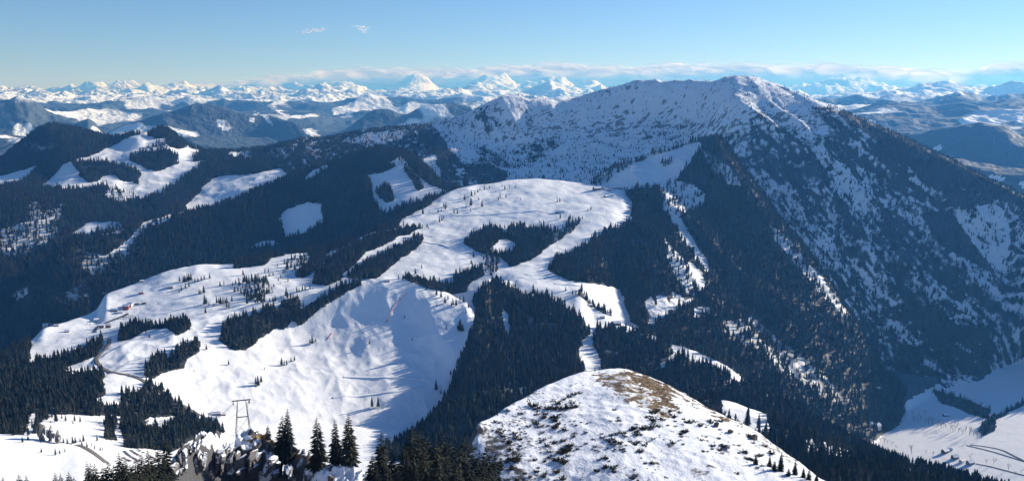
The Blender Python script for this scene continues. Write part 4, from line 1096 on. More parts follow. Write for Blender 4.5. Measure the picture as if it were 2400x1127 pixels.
def near_spruce(px, r, top_py, h, label, group=None, var=0, wid=1.0, base_py=None):
    """a near spruce at surveyed azimuth and distance; its height follows from where the top was seen"""
    th, te = ray(px, top_py); th, te = float(th), float(te)
    x, y = r * math.sin(th), r * math.cos(th)
    z = ground(x, y)
    ht = CAM_H + te * r - z
    if h: ht = h
    h0, cm, tm = NEAR[var]
    root = empty('spruce_tree', (x, y, z - .2), rr.uniform(0, 6.28))
    k = ht / h0
    root.scale = (k * wid * 1.08, k * wid * 1.08, k)
    tag(root, label, 'tree', group)
    link(bpy.data.objects.new('trunk', tm), root)
    link(bpy.data.objects.new('crown', cm), root)
    return ht

near_spruce(627, 284, 993, None, 'smallest of the near spruces, between the pylon and the tall twin spruces', None, 3, 1.15)
near_spruce(673, 268, 954, None, 'tallest spire of the twin spruces on the outcrop, right of the pylon', None, 2, .95)
near_spruce(661, 269, 970, None, 'broader left one of the twin spruces on the outcrop, right of the pylon', None, 0, 1.1)
near_spruce(654, 270, 1000, None, 'low bushy spruce leaning against the left of the twin spruces', None, 3, 1.2)
near_spruce(742, 252, 974, None, 'thin see-through spruce standing alone between the twin spruces and the dark trio', None, 1, 1.1)
near_spruce(784, 247, 979, None, 'dense spruce just left of the widest foreground spruce', None, 0, 1.0)
near_spruce(816, 244, 966, None, 'widest dark spruce of the middle foreground, taller than its left neighbour', None, 2, 1.15)
near_spruce(893, 232, 1008, None, 'ragged spruce with a bare broken top, left end of the big dark row', None, 1, 1.1)
grp = 'dark spruces crowding the bottom edge'
row = sorted([(965, 228, 997, 2, 1.05), (985, 231, 1010, 0, 1.1), (1004, 233, 1018, 1, 1.0), (1022, 230, 1040, 3, 1.3), (1037, 234, 1014, 0, 1.0), (1056, 236, 1030, 1, 1.15), (1089, 240, 1021, 2, 1.0), (1078, 236, 1048, 3, 1.3),
                             (1108, 242, 1050, 0, 1.0), (1141, 243, 1038, 2, .95), (1124, 240, 1062, 1, 1.1), (946, 224, 1050, 0, 1.2), (918, 226, 1062, 1, 1.2), (1160, 246, 1068, 0, 1.0), (872, 228, 1072, 3, 1.3), (996, 220, 1060, 1, 1.3), (1048, 222, 1068, 2, 1.2)])
for i, (px, r, top, var, wid) in enumerate(row):
    near_spruce(px, r, top - 8, None, numbered('dark spruce in the tall crowded row left of the knoll', i, len(row)), grp, var, wid * 1.15)
grp = 'low front row of dark spruces'
row = sorted([(955, 219, 1078, 0, 1.3), (905, 220, 1086, 2, 1.2), (932, 217, 1094, 1, 1.3), (1030, 218, 1082, 0, 1.3), (1070, 220, 1090, 2, 1.3), (1100, 224, 1086, 1, 1.3), (1132, 230, 1092, 0, 1.2), (975, 215, 1096, 2, 1.3), (882, 218, 1104, 0, 1.3), (1150, 232, 1100, 3, 1.4)])
for i, (px, r, top, var, wid) in enumerate(row):
    near_spruce(px, r, top - 8, None, numbered('dark spruce in the low front row at the bottom edge', i, len(row)), grp, var, wid * 1.15)
grp = 'dark spruces below the rock outcrop'
row = sorted([(387, 226, 1030, 2, .9), (368, 222, 1048, 0, 1.0), (346, 220, 1060, 1, 1.0), (330, 218, 1070, 0, 1.1), (316, 216, 1082, 3, 1.3), (278, 214, 1066, 1, 1.0), (292, 212, 1078, 2, 1.0), (252, 211, 1088, 0, 1.1), (240, 210, 1096, 1, 1.1),
                             (221, 208, 1091, 0, .9), (211, 208, 1090, 1, .8), (203, 207, 1086, 2, .8), (304, 214, 1095, 1, 1.2), (265, 209, 1098, 3, 1.3)])
for i, (px, r, top, var, wid) in enumerate(row):
    near_spruce(px, r, top - 10, None, numbered('dark spruce in the row left of the rock outcrop', i, len(row)), grp, var, wid * 1.15)
grp = 'spruce tips in the bottom left corner'
row = sorted([(6, 205, 1114, 0, 1.0), (43, 205, 1108, 1, 1.1), (60, 205, 1110, 0, 1.0), (128, 206, 1103, 2, .9), (141, 206, 1106, 0, .9), (160, 206, 1102, 1, 1.1), (172, 207, 1116, 3, 1.2)])
for i, (px, r, top, var, wid) in enumerate(row):
    near_spruce(px, r, top, None, numbered('spruce tip in front of the snow shoulder', i, len(row)), grp, var, wid * 1.15)
grp = 'young spruces on the knoll'
row = sorted([(1594, 293, 1060, 0, 1.1), (1603, 296, 1067, 3, 1.0), (1618, 295, 1060, 1, .9), (1639, 294, 1062, 2, .8), (1656, 294, 1063, 0, .85), (1570, 290, 1075, 3, .9), (1549, 288, 1098, 3, 1.2), (1670, 290, 1096, 1, 1.1), (1582, 288, 1090, 0, 1.1), (1628, 289, 1088, 3, 1.2)])
for i, (px, r, top, var, wid) in enumerate(row):
    near_spruce(px, r, top, None, numbered('young spruce in the middle clump below the snowy knoll', i, len(row)), grp, var, wid * 1.15)
near_spruce(1728, 291, 1094, None, 'small lone spruce on the knoll between the two dark clumps at the bottom edge', None, 3, 1.0)
grp = 'young spruces on the right end of the knoll'
row = sorted([(1772, 292, 1062, 0, 1.15), (1805, 294, 1065, 1, 1.0), (1816, 291, 1076, 3, 1.2), (1832, 293, 1056, 2, .95), (1865, 293, 1076, 0, 1.0), (1884, 292, 1091, 1, 1.0), (1897, 290, 1096, 3, 1.1), (1849, 289, 1094, 3, 1.3), (1790, 288, 1096, 1, 1.2), (1915, 288, 1104, 0, 1.1)])
for i, (px, r, top, var, wid) in enumerate(row):
    near_spruce(px, r, top, None, numbered('young spruce in the right clump below the snowy knoll', i, len(row)), grp, var, wid * 1.15)

# leafless trees on the valley fields -----------------------------------
def bare_tree(px, py, hpx, label, group, k=0):
    x, y, z, r = hit(px, py, 1500)
    h = hpx * r / F_PX
    o = bpy.data.objects.new('bare_tree', BARE_MESH[k % 3])
    o.location = (x, y, z - .2); o.scale = (h * 1.0, h * 1.0, h); o.rotation_euler = (0, 0, rr.uniform(0, 6.28))
    tag(link(o), label, 'tree', group)
k = 0
row = [(2141, 987), (2150, 989), (2158, 985), (2168, 990), (2176, 995), (2184, 997), (2196, 999), (2206, 1003), (2217, 1004), (2228, 1006), (2238, 1009), (2246, 1014), (2255, 1018), (2262, 1013), (2272, 1020), (2282, 1022), (2290, 1026), (2300, 1028), (2212, 1001), (2233, 1010)]
for px, py in row:
    bare_tree(px, py, rr.uniform(12, 24), 'leafless tree in the line along the stream across the valley fields', 'trees along the valley stream', k); k += 1
for px, py, h in [(2136, 1062, 22), (2118, 1009, 11), (2171, 1062, 10), (2186, 1068, 13)]:
    bare_tree(px, py, h, 'leafless tree alone on the lower left valley field', 'lone trees on the left valley field', k); k += 1
for px, py, h in [(2311, 1086, 14), (2328.5, 1088, 17), (2363, 1101, 16), (2394, 1108, 11), (2274, 1077, 15), (2379, 1112, 9)]:
    bare_tree(px, py, h, 'leafless tree beside the lower valley road, bottom right', 'trees by the lower valley road', k); k += 1
for px, py, h in [(2138, 970, 9), (2153, 972, 9), (2168, 970, 11), (2098, 950, 16), (2087, 944, 14), (2118, 959, 10), (2108, 955, 11)]:
    bare_tree(px, py, h, 'leafless tree on the upper valley field near the forest foot', 'trees on the upper valley field', k); k += 1
for px, py, h in [(2064, 1036, 14), (2072, 1038, 16), (2080, 1040, 13), (2090, 1044, 12), (2055, 1030, 14), (2100, 1052, 12)]:
    bare_tree(px, py, h, 'leafless tree at the wood edge left of the valley field', 'trees at the left valley wood edge', k); k += 1
print('single trees', round(time.time() - T0, 1), n_single)

# ------------------------------------------------------------------ dwarf pines, grass and rocks on the knoll
def mugo_mesh(name, rg, n=26):
    """unit-wide dwarf pine: bundles of upcurved limbs with needle tufts"""
    v, f = [], []
    for i in range(n):
        a = rg.uniform(0, 6.28); q = rg.uniform(.05, .5)
        bx, by = .25 * q * math.cos(a), .25 * q * math.sin(a)
        L_ = rg.uniform(.25, .55); lean = rg.uniform(.3, 1.1)
        tx, ty, tz = bx + L_ * math.sin(lean) * math.cos(a), by + L_ * math.sin(lean) * math.sin(a), L_ * math.cos(lean) * .75 + .04
        r = rg.uniform(.05, .11)
        for j in range(5):
            b = len(v); t = j / 4
            c = (bx + (tx - bx) * (.35 + .65 * t), by + (ty - by) * (.35 + .65 * t), tz * (.3 + .7 * t * t))
            for q2 in range(3):
                d = [rg.uniform(-1, 1) for _ in range(3)]
                v.append((c[0] + d[0] * r, c[1] + d[1] * r, max(-.02, c[2] + d[2] * r * .8)))
            v.append((c[0], c[1], c[2] + r * 1.2))
            f += [(b, b + 1, b + 3), (b + 1, b + 2, b + 3), (b + 2, b, b + 3), (b, b + 2, b + 1)]
    me = bpy.data.meshes.new(name); me.from_pydata(v, [], f); me.materials.append(M_mugo); me.update()
    return me
MUGO = [mugo_mesh('dwarf_pine', random.Random(60 + i), 16 + 5 * i) for i in range(4)]
mug_n = 0
def mugo(px, py, w, hk, label, group=None):
    global mug_n
    x, y, z, r = hit(px, py, 258, 400)
    if r > 398: return
    s = w * r / F_PX
    o = bpy.data.objects.new('dwarf_pine', MUGO[mug_n % 4]); mug_n += 1
    o.location = (x, y, z - .05 * s); o.scale = (s, s, s * hk); o.rotation_euler = (rr.uniform(-.15, .15), rr.uniform(-.15, .15), rr.uniform(0, 6.28))
    tag(link(o), label, 'shrub', group)
mugo(1247, 953, 34, 1.15, 'tallest dark dwarf pine at the upper left of the knoll, shaped like a small tree')
mugo(1264, 956, 22, .9, 'dwarf pine tucked against the right side of the tallest one')
for px, py, w in [(1285, 958, 26), (1300, 957, 32), (1318, 958, 36), (1334, 956, 34), (1347, 954, 26), (1309, 946, 24), (1342, 944, 22)]:
    mugo(px, py, w, .75, 'dwarf pine in the big dark mat on the upper left of the knoll', 'big dwarf pine mat')
for px, py, w in [(1322, 936, 20), (1334, 930, 22), (1346, 924, 22), (1358, 921, 18)]:
    mugo(px, py, w, .7, 'dwarf pine in the short dark streak above the big mat', 'dwarf pine streak')
zones = [  # polygon-ish boxes on the knoll, number, size, label
 ((1150, 960, 1330, 1040), 50, (8, 19), 'scrubby dwarf pine on the left slope of the snowy knoll'),
 ((1130, 1040, 1340, 1127), 58, (9, 22), 'scrubby dwarf pine low on the left of the knoll near the rocks'),
 ((1340, 960, 1500, 1060), 36, (6, 13), 'small dwarf pine scattered on the bright middle of the knoll'),
 ((1390, 1010, 1540, 1120), 34, (8, 18), 'dwarf pine in the lower middle of the knoll'),
 ((1470, 960, 1610, 1050), 44, (8, 20), 'dwarf pine in the band running down the middle of the knoll'),
 ((1600, 970, 1760, 1060), 38, (6, 16), 'small dwarf pine on the right half of the knoll'),
 ((1740, 1030, 1850, 1110), 16, (8, 18), 'dwarf pine on the right end of the knoll'),
]
zr = random.Random(21)
for (x0, y0, x1, y1), n, (s0, s1), label in zones:
    cl = [(zr.uniform(x0, x1), zr.uniform(y0, y1)) for _ in range(max(3, n // 5))]
    for _ in range(n):
        if zr.random() < .6:
            c = zr.choice(cl); px, py = c[0] + zr.gauss(0, 12), c[1] + zr.gauss(0, 6)
        else:
            px, py = zr.uniform(x0, x1), zr.uniform(y0, y1)
        # keep to the knoll's own snow, below its crest line
        cy = np.interp(px, [1118, 1150, 1200, 1240, 1280, 1320, 1370, 1430, 1470, 1520, 1570, 1620, 1680, 1740, 1790, 1830, 1870], [996, 980, 951, 929, 905, 885, 870, 863, 864, 879, 903, 934, 966, 992, 1022, 1050, 1080])
        if py < cy + 10: continue
        mugo(px, py, zr.uniform(s0, s1) * 1.35, zr.uniform(.55, .95), label, label.split(' on ')[0] + 's ' + str(zones.index(((x0, y0, x1, y1), n, (s0, s1), label)) + 1) if False else 'dwarf pines: ' + ' '.join(label.split()[-5:]))
print('dwarf pines', mug_n)

def tuft_mesh(name, mat, rg, n=14):
    v, f = [], []
    for i in range(n):
        a = rg.uniform(0, 6.28); q = rg.uniform(0, .3); l = rg.uniform(.25, .5); w = .05
        x, y = q * math.cos(a), q * math.sin(a)
        tx, ty = x + l * .8 * math.cos(a + rg.uniform(-.6, .6)), y + l * .8 * math.sin(a + rg.uniform(-.6, .6))
        b = len(v)
        v += [(x - w * math.sin(a), y + w * math.cos(a), 0), (x + w * math.sin(a), y - w * math.cos(a), 0), (tx, ty, l * rg.uniform(.3, .8))]
        f.append((b, b + 1, b + 2))
    me = bpy.data.meshes.new(name); me.from_pydata(v, [], f); me.materials.append(mat); me.update()
    return me
M_straw = plain('dead_grass', (.20, .125, .06), .9, .4, 3)
NG_GRASS = scatter_group('grass_scatter', [bpy.data.objects.new('grass_tuft', tuft_mesh('grass_tuft', M_straw, random.Random(5)))])
m = ((OWN == KI['snowy_knoll']) | (OWN == KI['rock_outcrop'])) & (GRASS > .1) & (DEPTH < 3)
ii, jj = np.nonzero(m)
cnt = rng.poisson(AREA[ii, jj] * GRASS[ii, jj] ** 2 * 2.4)
ii, jj = np.repeat(ii, cnt), np.repeat(jj, cnt)
t = TH[ii] + (rng.random(len(ii)) - .5) * DTH; r = RR[jj] + (rng.random(len(ii)) - .5) * DR[jj]
gx, gy = r * np.sin(t), r * np.cos(t)
gs = rng.uniform(.5, 1.3, len(gx))
scatter('grass', NG_GRASS, np.stack([gx, gy, height(gx, gy) + CAM_H - .03], -1), np.stack([gs, gs, gs * .8], -1),
        np.stack([gs * 0, gs * 0, rng.uniform(0, 6.28, len(gx))], -1), np.zeros(len(gx)), 'tan dead grass poking through the snow on the near crests')
NG_TWIG = scatter_group('twig_scatter', [bpy.data.objects.new('dwarf_pine', mm) for mm in MUGO])
m = (OWN == KI['snowy_knoll']) & (DEPTH < 3)
ii, jj = np.nonzero(m)
dn = fbm(X[ii, jj] / 9, Y[ii, jj] / 9, 3, 120)
lft = np.clip((1420 - PXg[ii, jj]) / 200, .15, 1)
cnt = rng.poisson(AREA[ii, jj] * np.clip((dn - .45) * 3, 0, 1) * .75 * lft)
ii, jj = np.repeat(ii, cnt), np.repeat(jj, cnt)
t = TH[ii] + (rng.random(len(ii)) - .5) * DTH; r = RR[jj] + (rng.random(len(ii)) - .5) * DR[jj]
gx, gy = r * np.sin(t), r * np.cos(t)
gs = rng.uniform(.4, 1.2, len(gx))
scatter('undergrowth', NG_TWIG, np.stack([gx, gy, height(gx, gy) + CAM_H - .1], -1), np.stack([gs, gs, gs * .8], -1),
        np.stack([gs * 0, gs * 0, rng.uniform(0, 6.28, len(gx))], -1), rng.integers(0, 4, len(gx)), 'low scrub and pine twigs showing through the snow of the knoll')

def rock_mesh(name, rg, blocks=1, n=18):
    """angular broken rock: convex blocks with flat facets"""
    import bmesh
    V, F = [], []
    for q in range(blocks):
        bm = bmesh.new()
        if blocks == 1: c, s_ = (0, 0, 0), (1, 1, 1)
        else:
            c = (rg.uniform(-.75, .75), rg.uniform(-.3, .3), rg.uniform(-.65, .55))
            s_ = (rg.uniform(.22, .5), rg.uniform(.5, .9), rg.uniform(.28, .6))
        for _ in range(n):
            p = Vector((rg.gauss(0, 1), rg.gauss(0, 1), rg.gauss(0, 1))).normalized()
            m_ = max(abs(p.x), abs(p.y), abs(p.z))
            p = p * (.55 + .45 / m_ * rg.uniform(.6, 1.0))
            bm.verts.new((c[0] + p.x * s_[0], c[1] + p.y * s_[1], c[2] + p.z * s_[2]))
        res = bmesh.ops.convex_hull(bm, input=bm.verts)
        bmesh.ops.delete(bm, geom=[v for v in bm.verts if not v.link_faces], context='VERTS')
        bm.verts.index_update()
        o = len(V)
        V += [tuple(v.co) for v in bm.verts]; F += [tuple(v.index + o for v in f.verts) for f in bm.faces]
        bm.free()
    me = bpy.data.meshes.new(name); me.from_pydata(V, [], F); me.update()
    return me

def snowy_rock_mat(name, c1, c2, scale, lo=.45):
    m, nt, b = new_mat(name)
    g = N(nt, 'ShaderNodeNewGeometry'); s = N(nt, 'ShaderNodeSeparateXYZ'); nt.links.new(g.outputs['Normal'], s.inputs[0])
    n = noise(nt, scale, 5, .65, g.outputs['Position'])
    up = math_(nt, 'ADD', s.outputs[2], math_(nt, 'MULTIPLY', math_(nt, 'SUBTRACT', n, .5), .9))
    f = math_(nt, 'MULTIPLY', math_(nt, 'SUBTRACT', up, lo), 9, True)
    nt.links.new(mix(nt, f, mix(nt, n, c1, c2), (.82, .85, .89, 1)), b.inputs['Base Color'])
    b.inputs['Roughness'].default_value = .85
    bp = N(nt, 'ShaderNodeBump'); bp.inputs['Strength'].default_value = .6; bp.inputs['Distance'].default_value = .4 / scale
    nt.links.new(n, bp.inputs['Height']); nt.links.new(bp.outputs[0], b.inputs['Normal'])
    return m
M_rock = snowy_rock_mat('snowy_rock', (.045, .043, .045, 1), (.20, .185, .18, 1), 1.6, .48)
M_brownrock = snowy_rock_mat('brown_rock', (.06, .045, .035, 1), (.17, .13, .10, 1), 1.5, .9)
M_cliff = snowy_rock_mat('grey_cliff', (.08, .075, .07, 1), (.24, .22, .20, 1), .5, .55)
RK = [rock_mesh('boulder', random.Random(80 + i), 1, 16 + 3 * i) for i in range(3)]
def boulder(px, py, w, h, label, mat, k=0, rmin=200, rmax=420):
    x, y, z, r = hit(px, py, rmin, rmax)
    s = .5 * w * r / F_PX; sz = .5 * h * r / F_PX
    me = RK[k % 3].copy(); me.materials.append(mat)
    o = bpy.data.objects.new('boulder', me)
    o.location = (x, y, z + sz * .35); o.scale = (s, s * .9, sz); o.rotation_euler = (.2, .1, rr.uniform(0, 6))
    tag(link(o), label, 'rock')
boulder(694, 1040, 26, 22, 'rounded grey boulder right beside the twin spruces on the outcrop', M_rock, 0)
boulder(582, 1030, 20, 12, 'pale flat boulder below the pylon on the outcrop', M_cliff, 1)
boulder(684, 1062, 22, 16, 'tan boulder on the slope below the twin spruces', M_brownrock, 2)
boulder(712, 1052, 16, 12, 'small snow-capped boulder right of the rounded grey one', M_rock, 1)
boulder(776, 1126, 22, 24, 'dark pointed boulder poking from the snow patch at the bottom edge', M_brownrock, 0)
boulder(474, 1022, 22, 14, 'snow-capped boulder on the left end of the outcrop crest', M_rock, 2)
boulder(1679, 998, 16, 18, 'brown wedge-shaped boulder high on the right slope of the knoll', M_brownrock, 2)
boulder(1712, 1014, 17, 16, 'squat brown boulder just below the wedge-shaped one on the knoll', M_brownrock, 0)
boulder(1765, 1028, 24, 20, 'dark boulder with a snow cap near the right crest of the knoll', M_brownrock, 1)
boulder(1703, 1050, 22, 14, 'low brown boulder in the middle of the knoll right half', M_brownrock, 0)
boulder(1128, 1010, 26, 30, 'grey crag at the left edge of the knoll above the dark spruces', M_rock, 1)
boulder(1190, 962, 14, 12, 'small tan boulder on the upper left rim of the knoll', M_cliff, 2)

# grey spires in the lower meadow: one crag with three summits
cr = empty('rock_crag', hit(112, 1034, 500)[:3])
tag(cr, 'grey rock crag with pointed summits in the lower left meadow', 'rock')
for dx, dy, w, d, h, k in ((-6, 0, 8, 7, 29, 0), (2.5, 2, 7, 6, 19, 1), (9, 1, 7, 6, 13, 2)):
    me = rock_mesh('summit', random.Random(90 + k), 9, 14); me.materials.append(M_cliff)
    o = link(bpy.data.objects.new('summit', me), cr)
    o.location = (dx, dy, h * .3); o.scale = (w * .55, d * .6, h * .62)
# broken cliff blocks of the outcrop face
blk = 0
outc = empty('rock_outcrop', (0, 0, 0))
tag(outc, 'snow-capped grey rock outcrop carrying the cableway pylon', 'rock')
for px, py, r, w, h in [(420, 1085, 245, 60, 70), (465, 1080, 258, 50, 80), (505, 1085, 267, 55, 80), (548, 1088, 272, 60, 90), (592, 1085, 272, 50, 80), (635, 1092, 262, 50, 70), (390, 1110, 236, 50, 50), (670, 1108, 255, 36, 44), (448, 1050, 256, 40, 36), (528, 1050, 276, 46, 30)]:
    th, te = ray(px, py)
    x, y = r * math.sin(float(th)), r * math.cos(float(th))
    z = CAM_H + float(te) * r
    me = rock_mesh('rock_face', random.Random(200 + blk), 14, 15); me.materials.append(M_rock)
    o = bpy.data.objects.new('rock_face', me)
    s = .5 * r / F_PX
    o.location = (x, y + 2.2, z - .12 * h * s); o.scale = (w * s * .72, 4.2, h * s * .8); o.rotation_euler = (rr.uniform(-.15, .1), rr.uniform(-.12, .12), rr.uniform(-.3, .3))
    link(o, outc)
    blk += 1
print('rocks', round(time.time() - T0, 1))
# ------------------------------------------------------------------ roads, tracks, buildings, cableway, cars
M_asphalt = plain('asphalt', (.055, .055, .06), .85, .25, .4)
M_slush = plain('slushy_road', (.16, .145, .13), .8, .35, .3)
M_snowpath = plain('packed_snow', (.80, .83, .87), .8, .05, .2)

def survey_line(pts, rmin=420):
    """surveyed pixels -> ground line, points about 6 m apart"""
    out = []
    for px, py in pts:
        x, y, z, r = hit(px, py, rmin)
        if out and abs(math.hypot(x, y) - math.hypot(*out[-1])) > 220: continue
        out.append((x, y))
    res = []
    for a, b in zip(out[:-1], out[1:]):
        n = max(1, int(math.dist(a, b) / 6))
        res += [(a[0] + (b[0] - a[0]) * i / n, a[1] + (b[1] - a[1]) * i / n) for i in range(n)]
    res.append(out[-1])
    a = np.array(res)
    for _ in range(4):
        a[1:-1] = .25 * a[:-2] + .5 * a[1:-1] + .25 * a[2:]
    return a

def road(name, pts, width, mat, lift=.35, rmin=420, bank=0.0):
    a = survey_line(pts, rmin)
    if len(a) < 4:
        print('short line', name, pts[0], len(a)); return None
    d = np.gradient(a, axis=0); d /= np.maximum(np.hypot(d[:, 0], d[:, 1]), 1e-6)[:, None]
    nrm = np.stack([-d[:, 1], d[:, 0]], -1)
    v, f = [], []
    cols = np.array([-.5, -.25, 0, .25, .5]) * width
    zc = np.stack([height(a[:, 0] + nrm[:, 0] * c, a[:, 1] + nrm[:, 1] * c) for c in cols], -1)
    zr = zc.max(1)[:, None] * .5 + zc * .5 + lift
    full = np.concatenate([zr[:, :1] - 1.5 - bank, zr, zr[:, -1:] - 1.5 - bank], 1)
    offs = np.concatenate([[cols[0] - .6 - bank], cols, [cols[-1] + .6 + bank]])
    K = len(offs)
    for i in range(len(a)):
        for c, zz in zip(offs, full[i]):
            v.append((a[i, 0] + nrm[i, 0] * c, a[i, 1] + nrm[i, 1] * c, zz + CAM_H))
    for i in range(len(a) - 1):
        for k in range(K - 1):
            f.append((i * K + k, (i + 1) * K + k, (i + 1) * K + k + 1, i * K + k + 1))
    return tag(mesh_obj(name, v, f, mat, smooth=True), kind='structure')

road('road', [(470, 975), (445, 959), (400, 934), (372, 921), (350, 909), (340, 894), (322, 885), (310, 881), (288, 876), (265, 874), (245, 866), (235, 859), (226, 849), (225, 839), (235, 829), (247, 818), (255, 809), (257, 794)], 7.5, M_slush, .5)
road('road', [(222, 779), (225, 769), (231, 763), (240, 759), (260, 752), (280, 744), (292, 740), (300, 735)], 6, M_asphalt, .4)
road('road', [(252, 1090), (236, 1078), (222, 1067), (201, 1051), (190, 1047), (181, 1044)], 7, M_slush, .5)
road('road', [(181, 1044), (161, 1040), (146, 1037), (131, 1034)], 4, M_asphalt, .4)
road('road', [(105, 767), (130, 772), (150, 776), (180, 782), (212, 782)], 4, M_slush, .4)
road('road', [(2265, 1043), (2300, 1051), (2335, 1060), (2360, 1068), (2383, 1075), (2420, 1086)], 4.5, M_asphalt, .3, 1500)
road('road', [(2274, 1042), (2300, 1044), (2322, 1048), (2340, 1051), (2353, 1055), (2374, 1066), (2400, 1079), (2420, 1090)], 4.5, M_asphalt, .3, 1500)
road('road', [(2287, 1086), (2320, 1092), (2361, 1103), (2396, 1112), (2425, 1120)], 4.5, M_asphalt, .3, 1500)
road('ski_track', [(806, 883), (850, 884), (900, 884), (950, 886), (1000, 888)], 5, M_snowpath, 1.0, 1000, 1.2)
road('ski_track', [(780, 932), (830, 928), (880, 924), (915, 918), (950, 915), (990, 905)], 5, M_snowpath, 1.0, 1000, 1.2)
road('ski_track', [(440, 756), (500, 742), (560, 728), (620, 712), (690, 692), (740, 681), (790, 667)], 7, M_snowpath, .8, 1000, 1.0)
road('ski_track', [(945, 556), (970, 560), (1000, 568), (1030, 572), (1052, 580)], 5, M_snowpath, .8, 1000, 1.0)
road('ski_track', [(1060, 506), (1110, 504), (1160, 502), (1230, 497), (1262, 494), (1300, 502), (1330, 497)], 5, M_snowpath, .8, 1000, 1.0)
road('ski_track', [(1300, 665), (1350, 668), (1362, 672)], 5, M_snowpath, .8, 1000, 1.0)

M_wood = plain('weathered_timber', (.13, .075, .045), .85, .35, 1.5)
M_plaster = plain('white_plaster', (.62, .60, .56), .85, .08, .7)
M_redwall = plain('red_timber', (.24, .07, .05), .8, .25, 1.5)
M_greywall = plain('grey_boards', (.22, .21, .20), .85, .25, 1.5)
M_roofsnow = plain('roof_snow', (.84, .86, .90), .75, .04, .5)
M_glass = plain('dark_window', (.03, .035, .045), .15, .2, 1)
M_steel = plain('galvanised_steel', (.05, .053, .058), .6, .2, .8)
M_rednet = plain('red_net', (.55, .10, .09), .8, .2, 2)

def house(px, py, wpx, label, wall=M_wood, rz=0.0, ratio=.7, hf=.42, cat='house', group=None, rmin=420, rmax=9000, name=None, roofm=None, rise=.30):
    x, y, z, r = hit(px, py, rmin, rmax)
    w = max(5.0, wpx * r / F_PX); d = max(4.5, w * ratio); h = max(2.6, min(w, d * 1.3) * hf); rh = d * rise
    root = empty(name or cat.replace(' ', '_'), (x, y, z - .6), rz)
    tag(root, label, cat, group)
    b = MB()
    v = []
    for sx in (-1, 1):
        v += [(sx * w / 2, -d / 2, -2), (sx * w / 2, d / 2, -2), (sx * w / 2, d / 2, h), (sx * w / 2, 0, h + rh * .94), (sx * w / 2, -d / 2, h)]
    b.add(v, [(0, 1, 2, 3, 4), (9, 8, 7, 6, 5), (0, 4, 9, 5), (1, 6, 7, 2), (4, 3, 8, 9), (3, 2, 7, 8)])
    b.obj('wall', wall, root)
    b = MB(); o = .08 * d + .4; t = .5
    for s in (-1, 1):
        e = (-s * (d / 2 + o), h - rh * (o / (d / 2)))
        pts = [(sx * (w / 2 + .7), yy, zz) for sx in (-1, 1) for yy, zz in ((e[0], e[1] + .06), (0, h + rh + .06), (0, h + rh + .06 + t), (e[0], e[1] + .06 + t))]
        b.add(pts, [(0, 1, 2, 3), (7, 6, 5, 4), (0, 4, 5, 1), (1, 5, 6, 2), (2, 6, 7, 3), (3, 7, 4, 0)])
    b.obj('roof', roofm or M_roofsnow, root)
    nwin = 2 if w < 14 else 4
    for i in range(nwin):
        b = MB(); cx = (i - (nwin - 1) / 2) * w / nwin
        b.box(cx - .7, cx + .7, -d / 2 - .06, -d / 2 + .03, h * .35, h * .35 + 1.3)
        b.obj('window', M_glass, root)
    if w > 9:
        b = MB(); b.box(w * .2, w * .2 + .8, -.4, .4, h + rh * .5, h + rh + 1.3); b.obj('chimney', M_greywall, root)
    return root

